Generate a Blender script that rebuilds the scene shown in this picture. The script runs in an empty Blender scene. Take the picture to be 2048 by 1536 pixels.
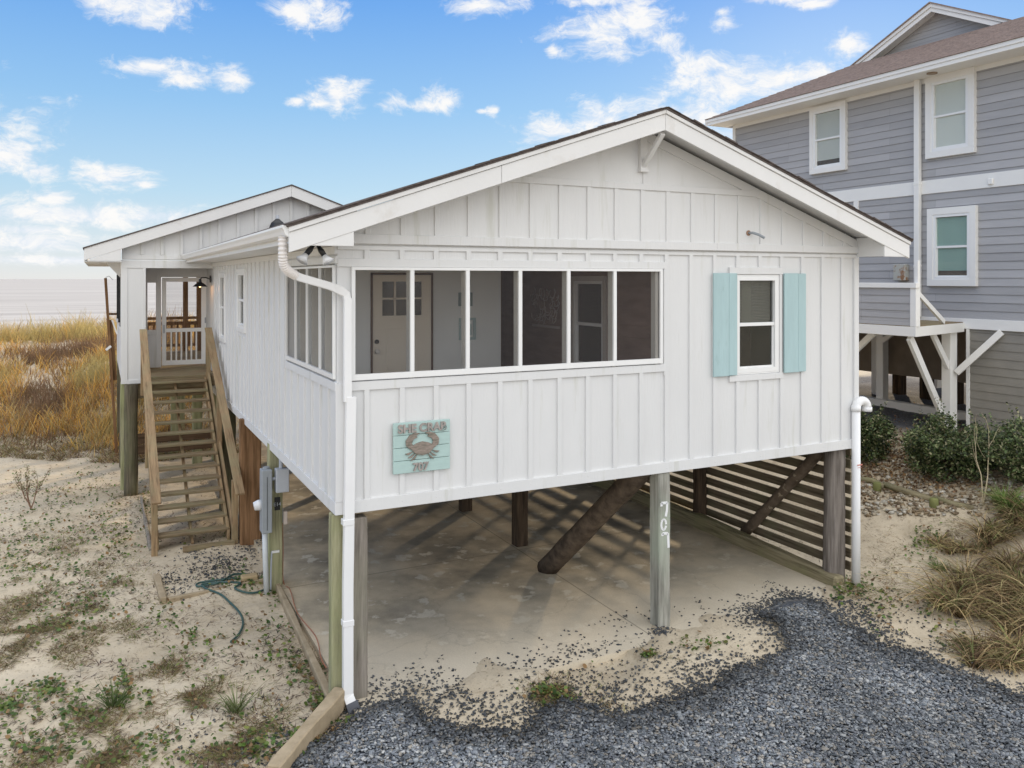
import bpy, bmesh, math, random
import numpy as np
from mathutils import Vector, Matrix
random.seed(7); RNG = np.random.default_rng(11)
S = bpy.context.scene
COL = S.collection

# ------------------------------------------------------------------ camera
CAM = (-2.11, -8.10, 4.27); YAW = 0.4645; F = 1644.0
cd = bpy.data.cameras.new('camera'); cam = bpy.data.objects.new('camera', cd); COL.objects.link(cam)
cam.location = CAM; cam.rotation_euler = (math.pi/2, 0, -YAW)
cd.sensor_width = 36; cd.lens = 36*F/2048; cd.shift_y = -210/2048
cd.clip_start = 0.05; cd.clip_end = 60000
S.camera = cam

# ------------------------------------------------------------------ world
SUN_AZ = math.radians(48.0); SUN_EL = math.radians(15.0)
W = bpy.data.worlds.new('World'); S.world = W; W.use_nodes = True
nt = W.node_tree; nt.nodes.clear()
def N(t, **k):
    n = nt.nodes.new(t)
    for a, b in k.items(): setattr(n, a, b)
    return n
def L(a, b): nt.links.new(a, b)
def M(op, a, b=None, c=None, clamp=False):
    n = N('ShaderNodeMath', operation=op); n.use_clamp = clamp
    for i, v in enumerate((a, b, c)):
        if v is None: continue
        if isinstance(v, (int, float)): n.inputs[i].default_value = v
        else: L(v, n.inputs[i])
    return n.outputs[0]
def MIX(f, a, b):
    n = N('ShaderNodeMix', data_type='RGBA')
    for i, v in ((0, f), (6, a), (7, b)):
        if isinstance(v, (int, float)): n.inputs[i].default_value = v
        elif isinstance(v, tuple): n.inputs[i].default_value = (*v, 1)
        else: L(v, n.inputs[i])
    return n.outputs[2]
def SS(x, a, b):
    n = N('ShaderNodeMapRange', interpolation_type='SMOOTHSTEP'); L(x, n.inputs[0])
    n.inputs[1].default_value = a; n.inputs[2].default_value = b
    return n.outputs[0]
tc = N('ShaderNodeTexCoord'); sp = N('ShaderNodeSeparateXYZ'); L(tc.outputs['Generated'], sp.inputs[0])
X, Y, Z = sp.outputs
az = M('ARCTAN2', X, Y)
hyp = M('SQRT', M('ADD', M('MULTIPLY', X, X), M('MULTIPLY', Y, Y)))
el = M('ARCTAN2', Z, hyp)
cv = N('ShaderNodeCombineXYZ'); L(az, cv.inputs[0]); L(el, cv.inputs[1])
nz = N('ShaderNodeTexNoise'); nz.inputs['Scale'].default_value = 30; nz.inputs['Detail'].default_value = 8; nz.inputs['Roughness'].default_value = .68
wv = N('ShaderNodeTexNoise'); wv.inputs['Scale'].default_value = 12; wv.inputs['Detail'].default_value = 4; L(cv.outputs[0], wv.inputs['Vector'])
wm = N('ShaderNodeVectorMath', operation='MULTIPLY_ADD'); L(wv.outputs['Color'], wm.inputs[0]); wm.inputs[1].default_value = (.10, .05, 0); L(cv.outputs[0], wm.inputs[2])
st_ = N('ShaderNodeVectorMath', operation='MULTIPLY'); L(wm.outputs[0], st_.inputs[0]); st_.inputs[1].default_value = (.72, 1.25, 1)
L(st_.outputs[0], nz.inputs['Vector'])
nz2 = N('ShaderNodeTexNoise'); nz2.inputs['Scale'].default_value = 9; nz2.inputs['Detail'].default_value = 5
L(cv.outputs[0], nz2.inputs['Vector'])
# cumulus banks: (azimuth, elevation, half-width, half-height) given as points of a 1644-unit tangent chart about the look direction
BL = [(290,15,80,32),(235,0,60,22),(610,20,62,38),(980,8,70,22),(300,138,66,17),(370,150,60,24),(460,156,40,22),(255,133,24,14),
 (680,192,50,30),(640,200,36,18),(595,205,22,9),(785,205,34,17),(885,198,34,27),(850,212,40,13),(985,222,16,9),(965,222,12,5),
 (25,310,55,38),(78,342,38,18),(215,352,66,24),(285,368,26,8),(105,397,42,19),(140,430,230,24),(310,432,90,22),(70,485,120,24),(250,500,80,12),
 (120,520,170,10),(60,460,90,12),(1110,262,75,34),(1200,238,75,38),(1300,232,100,30),(1400,228,70,44),(1210,62,105,42),(1280,48,62,46),
 (1330,82,34,20),(1110,100,18,13),(1440,46,26,15),(1445,25,16,9),(1400,138,64,36),(1450,165,110,46),(1550,165,85,42),(1620,152,56,26),
 (1690,92,32,24),(1630,8,38,9),(1500,262,80,34),(1200,0,80,12),(1590,-10,60,16),
 (-300,200,220,60),(-250,420,260,40),(2400,150,260,90),(2700,300,300,60),(1900,-160,160,60),(900,-200,240,70)]
d = None; bot = None
for u, v, ru, rv in BL:
    a0 = math.atan((u-1024)/F)+YAW; e0 = math.atan((558-v)/math.hypot(F, u-1024))
    mp = N('ShaderNodeVectorMath', operation='SUBTRACT'); L(cv.outputs[0], mp.inputs[0]); mp.inputs[1].default_value = (a0, e0, 0)
    sc = N('ShaderNodeVectorMath', operation='MULTIPLY'); L(mp.outputs[0], sc.inputs[0]); sc.inputs[1].default_value = (F/ru*.93, F/rv*.93, 0)
    ln = N('ShaderNodeVectorMath', operation='LENGTH'); L(sc.outputs[0], ln.inputs[0])
    k = M('SUBTRACT', 1.0, ln.outputs['Value'])
    d = k if d is None else M('MAXIMUM', d, k)
cl = M('ADD', d, M('MULTIPLY', M('SUBTRACT', nz.outputs[0], .495), 3.4))
cmask = M('MULTIPLY', SS(cl, -.25, .95), .96)
# bright bank added to the unseen sky behind and overhead, lights the shaded walls
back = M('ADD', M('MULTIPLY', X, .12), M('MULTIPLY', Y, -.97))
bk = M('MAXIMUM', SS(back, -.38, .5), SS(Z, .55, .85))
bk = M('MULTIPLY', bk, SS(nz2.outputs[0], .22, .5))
# clear-sky gradient by elevation, a little deeper toward the right
rp = N('ShaderNodeValToRGB'); L(M('DIVIDE', el, .5, clamp=True), rp.inputs[0])
els = rp.color_ramp.elements
els[0].position = 0; els[0].color = (.88, .90, .90, 1)
els[1].position = 1; els[1].color = (.07, .27, .80, 1)
for p, c in ((.06, (.76, .87, .94)), (.2, (.53, .77, .97)), (.4, (.32, .61, .97)), (.64, (.16, .43, .94))):
    e = els.new(p); e.color = (*c, 1)
sky = N('ShaderNodeTexSky', sky_type='NISHITA'); sky.sun_disc = False
sky.sun_elevation = SUN_EL; sky.sun_rotation = SUN_AZ; sky.air_density = 1.2; sky.dust_density = .6; sky.ozone_density = 2.0
nb = N('ShaderNodeVectorMath', operation='SCALE'); L(sky.outputs[0], nb.inputs[0]); nb.inputs['Scale'].default_value = .07
base = MIX(.86, nb.outputs[0], rp.outputs[0])
ccol = MIX(SS(nz.outputs[0], .38, .60), (.80, .86, .95), (1.0, .985, .965))
c1 = MIX(cmask, base, ccol)
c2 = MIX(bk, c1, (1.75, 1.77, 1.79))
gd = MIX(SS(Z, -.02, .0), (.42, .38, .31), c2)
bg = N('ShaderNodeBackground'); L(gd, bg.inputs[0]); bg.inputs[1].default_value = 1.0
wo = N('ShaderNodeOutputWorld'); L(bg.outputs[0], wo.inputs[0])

sl = bpy.data.lights.new('sun', 'SUN'); sl.energy = 3.4; sl.angle = math.radians(2.0); sl.color = (1, .80, .55)
so = bpy.data.objects.new('sun', sl); COL.objects.link(so)
sd = Vector((math.sin(SUN_AZ)*math.cos(SUN_EL), math.cos(SUN_AZ)*math.cos(SUN_EL), math.sin(SUN_EL)))
so.rotation_euler = sd.to_track_quat('Z', 'Y').to_euler(); so.location = (0, 0, 30)
S.view_settings.view_transform = 'Standard'; S.view_settings.look = 'None'; S.view_settings.exposure = 0; S.view_settings.gamma = 1
S.cycles.max_bounces = 8; S.cycles.diffuse_bounces = 4; S.cycles.transparent_max_bounces = 12

# ------------------------------------------------------------------ measuring helpers
ca, sa = math.cos(YAW), math.sin(YAW)
def ray(u, v):
    t = (u-1024)/F
    return Vector((sa+t*ca, ca-t*sa, (558-v)/F))
def P(u, v, ax, val):
    r = ray(u, v); i = 'xyz'.index(ax); t = (val-CAM[i])/r[i]
    return Vector(CAM)+r*t
def ss(x, a, b):
    t = np.clip((np.asarray(x, float)-a)/(b-a), 0, 1); return t*t*(3-2*t)
_tab = RNG.random((256, 256))
def vn(x, y):
    xi = np.floor(x).astype(int); yi = np.floor(y).astype(int); fx = x-xi; fy = y-yi
    fx = fx*fx*(3-2*fx); fy = fy*fy*(3-2*fy)
    a = _tab[xi & 255, yi & 255]; b = _tab[(xi+1) & 255, yi & 255]; c = _tab[xi & 255, (yi+1) & 255]; e = _tab[(xi+1) & 255, (yi+1) & 255]
    return (a*(1-fx)+b*fx)*(1-fy)+(c*(1-fx)+e*fx)*fy
def fbm(x, y, o=4):
    s = 0; a = .5
    for i in range(o): s = s+a*vn(x*2**i+17.3*i, y*2**i+9.1*i); a *= .5
    return s
def DY(x): return 2.0+.8*np.clip(-1.7-x, 0, 3.5)*1.0
def HG(x, y):
    x = np.asarray(x, float); y = np.asarray(y, float)
    hr = 1.25*ss(x, 7.7, 12.0)*(1-.55*ss(-y, 0, 9))
    hd = 1.95*ss(y-DY(x), 11.3, 23)*(1-ss(y, 29, 40))-3.2*ss(y, 30, 46)
    dune = ss(y-DY(x), 11.5, 19)*(1-ss(y, 36, 44))
    h = hr*(1-.6*ss(y, 16, 24))+hd
    h = h+dune*((fbm(x*.16+3, y*.16)-.47)*2.0)
    flat = ss(x, -.3, .1)*(1-ss(x, 7.2, 7.6))*ss(y, -.6, .3)*(1-ss(y, 10.5, 11.5))
    rough = (fbm(x*1.3, y*1.3)-.47)*.16+(fbm(x*5+4, y*5)-.47)*.05
    flat2 = ss(x, -.3, .1)*(1-ss(x, 7.0, 7.4))*ss(y, -1.4, -.5)*(1-ss(y, 10.5, 11.5))
    lap = ss(.62-y+(fbm(x*1.1+7, y*1.1)-.47)*3.0-.5*np.exp(-((x-2.6)/1.3)**2), 0, 1.2)
    return h+rough*(1-flat2)*(1-.7*ss(y, 30, 40))+flat2*(-.04+.10*lap+(fbm(x*4,y*4)-.47)*.02*lap)
_tt = np.concatenate([np.arange(3, 40, .06), np.arange(40, 300, .5)])
def G(u, v, dz=0.0):       # where the line of sight through a measured photo point meets the ground
    r = ray(u, v); qx = CAM[0]+r.x*_tt; qy = CAM[1]+r.y*_tt; qz = CAM[2]+r.z*_tt
    k = np.nonzero(qz < HG(qx, qy))[0]; k = k[0] if len(k) else -1
    return Vector((qx[k], qy[k], float(HG(qx[k], qy[k]))+dz))

# ------------------------------------------------------------------ materials
MATS = {}
def mat(name, base=(.5,.5,.5), rough=.7, spec=.3, metal=0.0, var=.0, vscale=3.0, stretch=(1,1,1), col2=None, bump=0.0, bscale=30.0, bstretch=None, attr=None, detail=5, extra=None, coord='Object'):
    m = bpy.data.materials.new(name); m.use_nodes = True
    t = m.node_tree; n = t.nodes; p = n['Principled BSDF']
    p.inputs['Roughness'].default_value = rough; p.inputs['Metallic'].default_value = metal
    p.inputs['Specular IOR Level'].default_value = spec
    p.inputs['Base Color'].default_value = (*base, 1)
    g = n.new('ShaderNodeTexCoord'); cur = None
    def noise(sc, st, det=detail):
        mp = n.new('ShaderNodeMapping'); mp.inputs['Scale'].default_value = st
        t.links.new(g.outputs[coord], mp.inputs[0])
        q = n.new('ShaderNodeTexNoise'); q.inputs['Scale'].default_value = sc; q.inputs['Detail'].default_value = det; q.inputs['Roughness'].default_value = .6
        t.links.new(mp.outputs[0], q.inputs['Vector']); return q
    if attr:
        a = n.new('ShaderNodeAttribute'); a.attribute_name = attr; cur = a.outputs['Color']
    if var > 0 or col2:
        q = noise(vscale, stretch)
        r = n.new('ShaderNodeMapRange'); t.links.new(q.outputs[0], r.inputs[0]); r.inputs[1].default_value = .32; r.inputs[2].default_value = .68
        if col2 is None: col2 = tuple(c*(1-var) for c in base)
        mx = n.new('ShaderNodeMix'); mx.data_type = 'RGBA'; t.links.new(r.outputs[0], mx.inputs[0])
        if cur is not None:
            ml = n.new('ShaderNodeMix'); ml.data_type = 'RGBA'; ml.blend_type = 'MULTIPLY'; ml.inputs[0].default_value = 1
            mx.inputs[6].default_value = (1-var,)*3+(1,); mx.inputs[7].default_value = (1,1,1,1)
            t.links.new(cur, ml.inputs[6]); t.links.new(mx.outputs[2], ml.inputs[7]); cur = ml.outputs[2]
        else:
            mx.inputs[6].default_value = (*col2, 1); mx.inputs[7].default_value = (*base, 1); cur = mx.outputs[2]
    if extra: cur = extra(t, n, g, cur, noise) or cur
    if cur is not None: t.links.new(cur, p.inputs['Base Color'])
    if bump > 0:
        q = noise(bscale, bstretch or stretch, 4)
        b = n.new('ShaderNodeBump'); b.inputs['Strength'].default_value = bump; b.inputs['Distance'].default_value = .01
        t.links.new(q.outputs[0], b.inputs['Height']); t.links.new(b.outputs[0], p.inputs['Normal'])
    MATS[name] = m
    return m
def ramp(t, n, src, stops):
    r = n.new('ShaderNodeValToRGB'); t.links.new(src, r.inputs[0]); e = r.color_ramp.elements
    e[0].position, e[0].color = stops[0][0], (*stops[0][1], 1); e[1].position, e[1].color = stops[-1][0], (*stops[-1][1], 1)
    for p, c in stops[1:-1]: k = e.new(p); k.color = (*c, 1)
    return r.outputs[0]
def mixc(t, n, f, a, b, mode='MIX'):
    m = n.new('ShaderNodeMix'); m.data_type = 'RGBA'; m.blend_type = mode
    for i, v in ((0, f), (6, a), (7, b)):
        if isinstance(v, (int, float)): m.inputs[i].default_value = v
        elif isinstance(v, tuple): m.inputs[i].default_value = (*v, 1)
        else: t.links.new(v, m.inputs[i])
    return m.outputs[2]
def smudges(scale, amt, colr, lo=.56, hi=.72, st=(1,1,1)):
    def f(t, n, g, cur, noise):
        q = noise(scale, st, 7)
        r = n.new('ShaderNodeMapRange'); t.links.new(q.outputs[0], r.inputs[0]); r.inputs[1].default_value = lo; r.inputs[2].default_value = hi; r.inputs[4].default_value = amt
        return mixc(t, n, r.outputs[0], cur, colr)
    return f
white = mat('white_paint', (.735,.735,.73), .55, .3, var=.05, vscale=1.6, stretch=(1,1,.35), bump=.25, bscale=40, bstretch=(1,1,.15), extra=smudges(3.2, .75, (.50,.50,.42), .58, .80, (2.2,2.2,.22)))
fasc = mat('fascia_paint', (.75,.745,.735), .5, .3, var=.05, vscale=1.5, bump=.15, bscale=25, extra=smudges(3.0, .55, (.50,.45,.38), .60, .80, (1,1,.8)))
vinyl = mat('white_vinyl', (.84,.84,.83), .35, .5, var=.03, vscale=4)
pipew = mat('white_pipe_paint', (.84,.84,.84), .35, .5, var=.04, vscale=3, bump=.05, bscale=12)
teal = mat('teal_paint', (.43,.585,.60), .6, .3, var=.10, vscale=3, stretch=(3,3,.5), bump=.25, bscale=30, bstretch=(2,2,.2), extra=smudges(6, .5, (.24,.36,.35), .63, .8, (2,2,.5)))
def wood(name, a, b, moss=None, hs=1.0, amt=.5):
    def ex(t, n, g, cur, noise):
        q = noise(2.2, (7,7,.5), 7); r = n.new('ShaderNodeMapRange'); t.links.new(q.outputs[0], r.inputs[0]); r.inputs[1].default_value=.45; r.inputs[2].default_value=.7
        c = mixc(t, n, r.outputs[0], cur, tuple(x*.55 for x in b))
        if moss:
            q2 = noise(1.6, (1,1,.6), 4); r2 = n.new('ShaderNodeMapRange'); t.links.new(q2.outputs[0], r2.inputs[0]); r2.inputs[1].default_value=.42; r2.inputs[2].default_value=.66; r2.inputs[4].default_value = amt
            c = mixc(t, n, r2.outputs[0], c, moss)
        return c
    return mat(name, a, .85, .15, col2=b, vscale=3.5, stretch=(9,9,.6), bump=.5, bscale=14, bstretch=(8,8,.5), extra=ex)
w_green = wood('treated_green_wood', (.46,.44,.28), (.30,.29,.17), (.36,.40,.18))
w_grey = wood('weathered_grey_wood', (.36,.32,.28), (.22,.19,.16), (.30,.31,.20), amt=.35)
w_post = wood('pale_green_grey_wood', (.44,.43,.38), (.30,.29,.25), (.40,.46,.36), amt=.6)
w_brown = wood('brown_stained_wood', (.33,.19,.10), (.20,.11,.055))
w_log = mat('creosote_log', (.165,.125,.09), .85, .15, col2=(.06,.045,.035), vscale=7, bump=.5, bscale=18)
w_log2 = mat('peeling_log', (.20,.155,.115), .85, .15, col2=(.10,.075,.055), vscale=7, bump=.5, bscale=18, extra=smudges(6, .8, (.45,.38,.28), .60, .66))
w_dark = wood('dark_creosote_wood', (.12,.085,.055), (.05,.035,.025))
w_pole = wood('old_pole_wood', (.20,.17,.12), (.095,.08,.055), (.16,.18,.09), amt=.6)

def woodh(name, a, b, ax, moss=None):
    st = (.5,9,9) if ax == 'x' else (9,.5,9) if ax == 'y' else (10,.6,1.0)
    def ex(t, n, g, cur, noise):
        q = noise(2.2, st, 7); r = n.new('ShaderNodeMapRange'); t.links.new(q.outputs[0], r.inputs[0]); r.inputs[1].default_value=.5; r.inputs[2].default_value=.72
        c = mixc(t, n, r.outputs[0], cur, tuple(x*.5 for x in b))
        if moss:
            q2 = noise(2.0, (1,1,1), 4); r2 = n.new('ShaderNodeMapRange'); t.links.new(q2.outputs[0], r2.inputs[0]); r2.inputs[1].default_value=.45; r2.inputs[2].default_value=.66; r2.inputs[4].default_value=.5
            c = mixc(t, n, r2.outputs[0], c, moss)
        return c
    return mat(name, a, .85, .15, col2=b, vscale=3.5, stretch=st, bump=.5, bscale=14, bstretch=st, extra=ex)
w_tread = woodh('tread_wood', (.34,.26,.165), (.20,.145,.085), 'x', (.27,.26,.15))
w_rail = woodh('handrail_wood', (.41,.285,.165), (.28,.19,.11), 's', (.31,.29,.17))
w_curb = woodh('mossy_curb_wood', (.33,.285,.18), (.21,.175,.105), 'y', (.25,.26,.12))
w_slat = woodh('slat_wood', (.23,.185,.13), (.13,.105,.07), 'y', (.19,.185,.11))
w_timber = mat('sawn_timber', (.45,.36,.245), .85, .15, col2=(.31,.245,.16), vscale=5, bump=.35, bscale=22, extra=smudges(9, .7, (.28,.22,.14), .58, .72))
w_board = woodh('dark_board', (.17,.11,.07), (.10,.065,.04), 'x')
dark = mat('dark_interior', (.13,.095,.08), .8, .1, var=.3, vscale=2)
tealwall = mat('porch_inner_wall', (.80,.82,.81), .6, .25, var=.06, vscale=2)
brownwall = mat('panelled_brown_wall', (.26,.18,.145), .6, .2, var=.3, vscale=2, stretch=(1,1,4), bump=.2, bscale=10)
cream = mat('cream_door_paint', (.80,.73,.62), .5, .3, var=.04, vscale=2)
black = mat('black_metal', (.012,.012,.014), .4, .5)
steel = mat('brushed_knob_metal', (.55,.53,.5), .3, .5, 1.0)
galv = mat('grey_enamel_box', (.34,.37,.40), .45, .4, var=.12, vscale=6, bump=.05)
galvl = mat('light_grey_enamel', (.50,.53,.58), .45, .4, var=.08, vscale=6)
rust = mat('rusty_box_paint', (.46,.46,.42), .6, .3, var=.05, vscale=5, bump=.1, extra=smudges(6, .9, (.28,.13,.05), .52, .62))
shing = mat('dark_shingles', (.15,.125,.115), .9, .1, var=.5, vscale=14, stretch=(1,3,3), bump=.6, bscale=30)
shing2 = mat('brown_shingles', (.36,.275,.235), .9, .1, var=.45, vscale=9, stretch=(4,1,3), bump=.8, bscale=25, bstretch=(4,1,4))
def sidex(t, n, g, cur, noise):
    s2 = n.new('ShaderNodeSeparateXYZ'); t.links.new(g.outputs['Object'], s2.inputs[0])
    sb_ = n.new('ShaderNodeMath'); sb_.operation='SUBTRACT'; t.links.new(s2.outputs[2], sb_.inputs[0]); sb_.inputs[1].default_value=2.25
    cb2 = n.new('ShaderNodeCombineXYZ'); t.links.new(s2.outputs[1], cb2.inputs[0]); t.links.new(sb_.outputs[0], cb2.inputs[1])
    br = n.new('ShaderNodeTexBrick'); t.links.new(cb2.outputs[0], br.inputs['Vector']); br.inputs['Scale'].default_value=1; br.offset=.37
    br.inputs['Brick Width'].default_value=2.9; br.inputs['Row Height'].default_value=.158; br.inputs['Mortar Size'].default_value=.0025; br.inputs['Color1'].default_value=(.88,.88,.88,1); br.inputs['Color2'].default_value=(1.1,1.1,1.1,1); br.inputs['Mortar'].default_value=(.6,.6,.6,1)
    return mixc(t, n, 1.0, cur, br.outputs[0], 'MULTIPLY')
siding = mat('grey_lap_siding', (.43,.425,.43), .6, .25, var=.10, vscale=2.5, stretch=(1,.4,3), bump=.15, bscale=30, bstretch=(1,.3,3), extra=sidex)
ntrim = mat('neighbour_white_trim', (.83,.82,.79), .5, .3, var=.03, vscale=3)
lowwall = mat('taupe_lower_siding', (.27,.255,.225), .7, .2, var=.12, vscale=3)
def slabx(t, n, g, cur, noise):
    a = noise(.9, (1,1,1), 6); c = ramp(t, n, a.outputs[0], [(.34,(.27,.24,.185)),(.46,(.42,.36,.265)),(.55,(.57,.48,.345)),(.68,(.68,.585,.43))])
    b = noise(3.3, (1,1,1), 5); r = n.new('ShaderNodeMapRange'); t.links.new(b.outputs[0], r.inputs[0]); r.inputs[1].default_value=.58; r.inputs[2].default_value=.63; r.inputs[4].default_value=.85
    c = mixc(t, n, r.outputs[0], c, (.66,.61,.50))
    s2 = n.new('ShaderNodeSeparateXYZ'); t.links.new(g.outputs['Object'], s2.inputs[0])
    b2 = noise(1.7, (1,1,1), 5)
    ad = n.new('ShaderNodeMath'); ad.operation='MULTIPLY_ADD'; t.links.new(b2.outputs[0], ad.inputs[0]); ad.inputs[1].default_value=2.4; t.links.new(s2.outputs[1], ad.inputs[2])
    r3 = n.new('ShaderNodeMapRange'); t.links.new(ad.outputs[0], r3.inputs[0]); r3.inputs[1].default_value=3.3; r3.inputs[2].default_value=1.3
    c = mixc(t, n, r3.outputs[0], c, (.66,.58,.45))
    f = noise(60, (1,1,1), 2); r4 = n.new('ShaderNodeMapRange'); t.links.new(f.outputs[0], r4.inputs[0]); r4.inputs[3].default_value=.8; r4.inputs[4].default_value=1.12
    k = n.new('ShaderNodeMix'); k.data_type='RGBA'; k.blend_type='MULTIPLY'; k.inputs[0].default_value=1; t.links.new(c, k.inputs[6]); t.links.new(r4.outputs[0], k.inputs[7])
    vor = n.new('ShaderNodeTexVoronoi'); vor.feature='DISTANCE_TO_EDGE'; vor.inputs['Scale'].default_value=.55
    nn = noise(2.5,(1,1,1),5); vm = n.new('ShaderNodeVectorMath'); vm.operation='MULTIPLY_ADD'; t.links.new(nn.outputs[1], vm.inputs[0]); vm.inputs[1].default_value=(.5,.5,.5); t.links.new(g.outputs['Object'], vm.inputs[2]); t.links.new(vm.outputs[0], vor.inputs['Vector'])
    r5 = n.new('ShaderNodeMapRange'); t.links.new(vor.outputs['Distance'], r5.inputs[0]); r5.inputs[1].default_value=.002; r5.inputs[2].default_value=.007; r5.inputs[3].default_value=.16; r5.inputs[4].default_value=0
    def joint(sock, pos):
        a1 = n.new('ShaderNodeMath'); a1.operation='SUBTRACT'; t.links.new(sock, a1.inputs[0]); a1.inputs[1].default_value=pos
        a2 = n.new('ShaderNodeMath'); a2.operation='ABSOLUTE'; t.links.new(a1.outputs[0], a2.inputs[0])
        a3 = n.new('ShaderNodeMapRange'); t.links.new(a2.outputs[0], a3.inputs[0]); a3.inputs[1].default_value=.004; a3.inputs[2].default_value=.014; a3.inputs[3].default_value=.6; a3.inputs[4].default_value=0
        return a3.outputs[0]
    c = mixc(t, n, r5.outputs[0], k.outputs[2], (.14,.12,.09))
    c = mixc(t, n, joint(s2.outputs[0], 3.74), c, (.13,.115,.09))
    return mixc(t, n, joint(s2.outputs[1], 3.35), c, (.13,.115,.09))
slabm = mat('stained_concrete', (.4,.35,.28), .85, .2, bump=.25, bscale=25, extra=slabx)
def sandx(t, n, g, cur, noise):
    a = noise(.7, (1,1,1), 6); c = ramp(t, n, a.outputs[0], [(.3,(.46,.385,.275)),(.5,(.56,.475,.35)),(.7,(.65,.565,.43))])
    b = noise(9, (1,1,1), 6); r = n.new('ShaderNodeMapRange'); t.links.new(b.outputs[0], r.inputs[0]); r.inputs[1].default_value=.56; r.inputs[2].default_value=.70; r.inputs[4].default_value=.6
    c = mixc(t, n, r.outputs[0], c, (.34,.265,.175))
    e = noise(38, (1,1,1), 4); r2 = n.new('ShaderNodeMapRange'); t.links.new(e.outputs[0], r2.inputs[0]); r2.inputs[1].default_value=.60; r2.inputs[2].default_value=.68; r2.inputs[4].default_value=.65
    c = mixc(t, n, r2.outputs[0], c, (.17,.125,.09))
    gg = n.new('ShaderNodeAttribute'); gg.attribute_name='gravel'
    v = n.new('ShaderNodeTexVoronoi'); v.inputs['Scale'].default_value=42; t.links.new(g.outputs['Object'], v.inputs['Vector'])
    gc = ramp(t, n, v.outputs['Color'], [(0,(.05,.055,.065)),(.5,(.10,.11,.13)),(1,(.20,.215,.24))])
    return mixc(t, n, gg.outputs['Fac'], c, gc)
sandm = mat('beach_sand', (.55,.47,.34), .95, .1, bump=1.0, bscale=16, extra=sandx)
def vcol(name, rough=.7, spec=.25, tr=0.0, var=.25, vscale=30):
    m = mat(name, (.5,.5,.5), rough, spec, attr='Col', var=var, vscale=vscale)
    if tr > 0:
        t = m.node_tree; n = t.nodes; p = n['Principled BSDF']; o = n['Material Output']
        tl = n.new('ShaderNodeBsdfTranslucent'); mx = n.new('ShaderNodeMixShader'); mx.inputs[0].default_value = tr
        a = n.new('ShaderNodeAttribute'); a.attribute_name = 'Col'; t.links.new(a.outputs['Color'], tl.inputs[0])
        t.links.new(p.outputs[0], mx.inputs[1]); t.links.new(tl.outputs[0], mx.inputs[2]); t.links.new(mx.outputs[0], o.inputs[0])
    return m
m_chip = vcol('slate_chips', .6, .35, var=.2, vscale=60)
m_rock = vcol('river_stones', .75, .25, var=.3, vscale=40)
m_grass = vcol('dune_grass_blades', .75, .15, .35, .1)
m_leaf = vcol('leaf_blades', .5, .35, .25, .15)
m_bark = mat('shrub_bark', (.16,.11,.08), .9, .1, var=.3, vscale=12)
def glassm(name, tint, rough=.03, alpha=.45):
    m = bpy.data.materials.new(name); m.use_nodes = True; t = m.node_tree; n = t.nodes; p = n['Principled BSDF']; o = n['Material Output']
    p.inputs['Base Color'].default_value = (*tint, 1); p.inputs['Roughness'].default_value = rough; p.inputs['Specular IOR Level'].default_value = .9; p.inputs['Coat Weight'].default_value=.5
    tr = n.new('ShaderNodeBsdfTransparent'); mx = n.new('ShaderNodeMixShader'); mx.inputs[0].default_value = alpha
    t.links.new(tr.outputs[0], mx.inputs[1]); t.links.new(p.outputs[0], mx.inputs[2]); t.links.new(mx.outputs[0], o.inputs[0])
    return m
g_win = glassm('window_glass', (.03,.035,.03), .03, .30)
g_nwin = glassm('tinted_window_glass', (.16,.24,.22), .05, .09)
m_screen = glassm('insect_screen', (.12,.11,.11), .8, .15)
m_screen.node_tree.nodes['Principled BSDF'].inputs['Specular IOR Level'].default_value = .1
m_screen.node_tree.nodes['Principled BSDF'].inputs['Coat Weight'].default_value = 0
m_screen2 = glassm('light_insect_screen', (.10,.095,.095), .8, .12)
m_screen2.node_tree.nodes['Principled BSDF'].inputs['Specular IOR Level'].default_value = .1
m_screen2.node_tree.nodes['Principled BSDF'].inputs['Coat Weight'].default_value = 0
blind = mat('window_blinds', (.52,.60,.56), .6, .3, var=.04, vscale=4)
blindw = mat('pale_blinds', (.82,.85,.79), .6, .3, var=.03, vscale=4)
hosem = mat('green_hose_rubber', (.035,.085,.075), .4, .5)
orange = mat('orange_cord', (.42,.17,.10), .5, .4)
bulbm = mat('reflector_glass', (.75,.76,.78), .2, .6)
corr = mat('black_corrugated_plastic', (.085,.09,.11), .45, .5, var=.15, vscale=10)
m_lit = bpy.data.materials.new('lit_bulb'); m_lit.use_nodes = True
m_lit.node_tree.nodes['Principled BSDF'].inputs['Emission Color'].default_value = (1,.55,.2,1); m_lit.node_tree.nodes['Principled BSDF'].inputs['Emission Strength'].default_value = 6
def seax(t, n, g, cur, noise): return None
def seacol(t, n, g, cur, noise):
    q = noise(1.0, (.010,.11,1), 6); return ramp(t, n, q.outputs[0], [(.35,(.42,.37,.31)),(.5,(.51,.455,.385)),(.68,(.60,.55,.48))])  # pale warm streaks painted in for horizon reflection and glints on the water
m_sea = mat('sea_water', (.47,.43,.395), .5, .3, extra=seacol)
_t = m_sea.node_tree; _n = _t.nodes
g0 = _n.new('ShaderNodeTexCoord'); mp0 = _n.new('ShaderNodeMapping'); mp0.inputs['Scale'].default_value = (.12,.5,1); mp0.inputs['Rotation'].default_value=(0,0,.25); _t.links.new(g0.outputs['Object'], mp0.inputs[0])
q0 = _n.new('ShaderNodeTexNoise'); q0.inputs['Scale'].default_value = 1.0; q0.inputs['Detail'].default_value = 7; _t.links.new(mp0.outputs[0], q0.inputs['Vector'])
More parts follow.
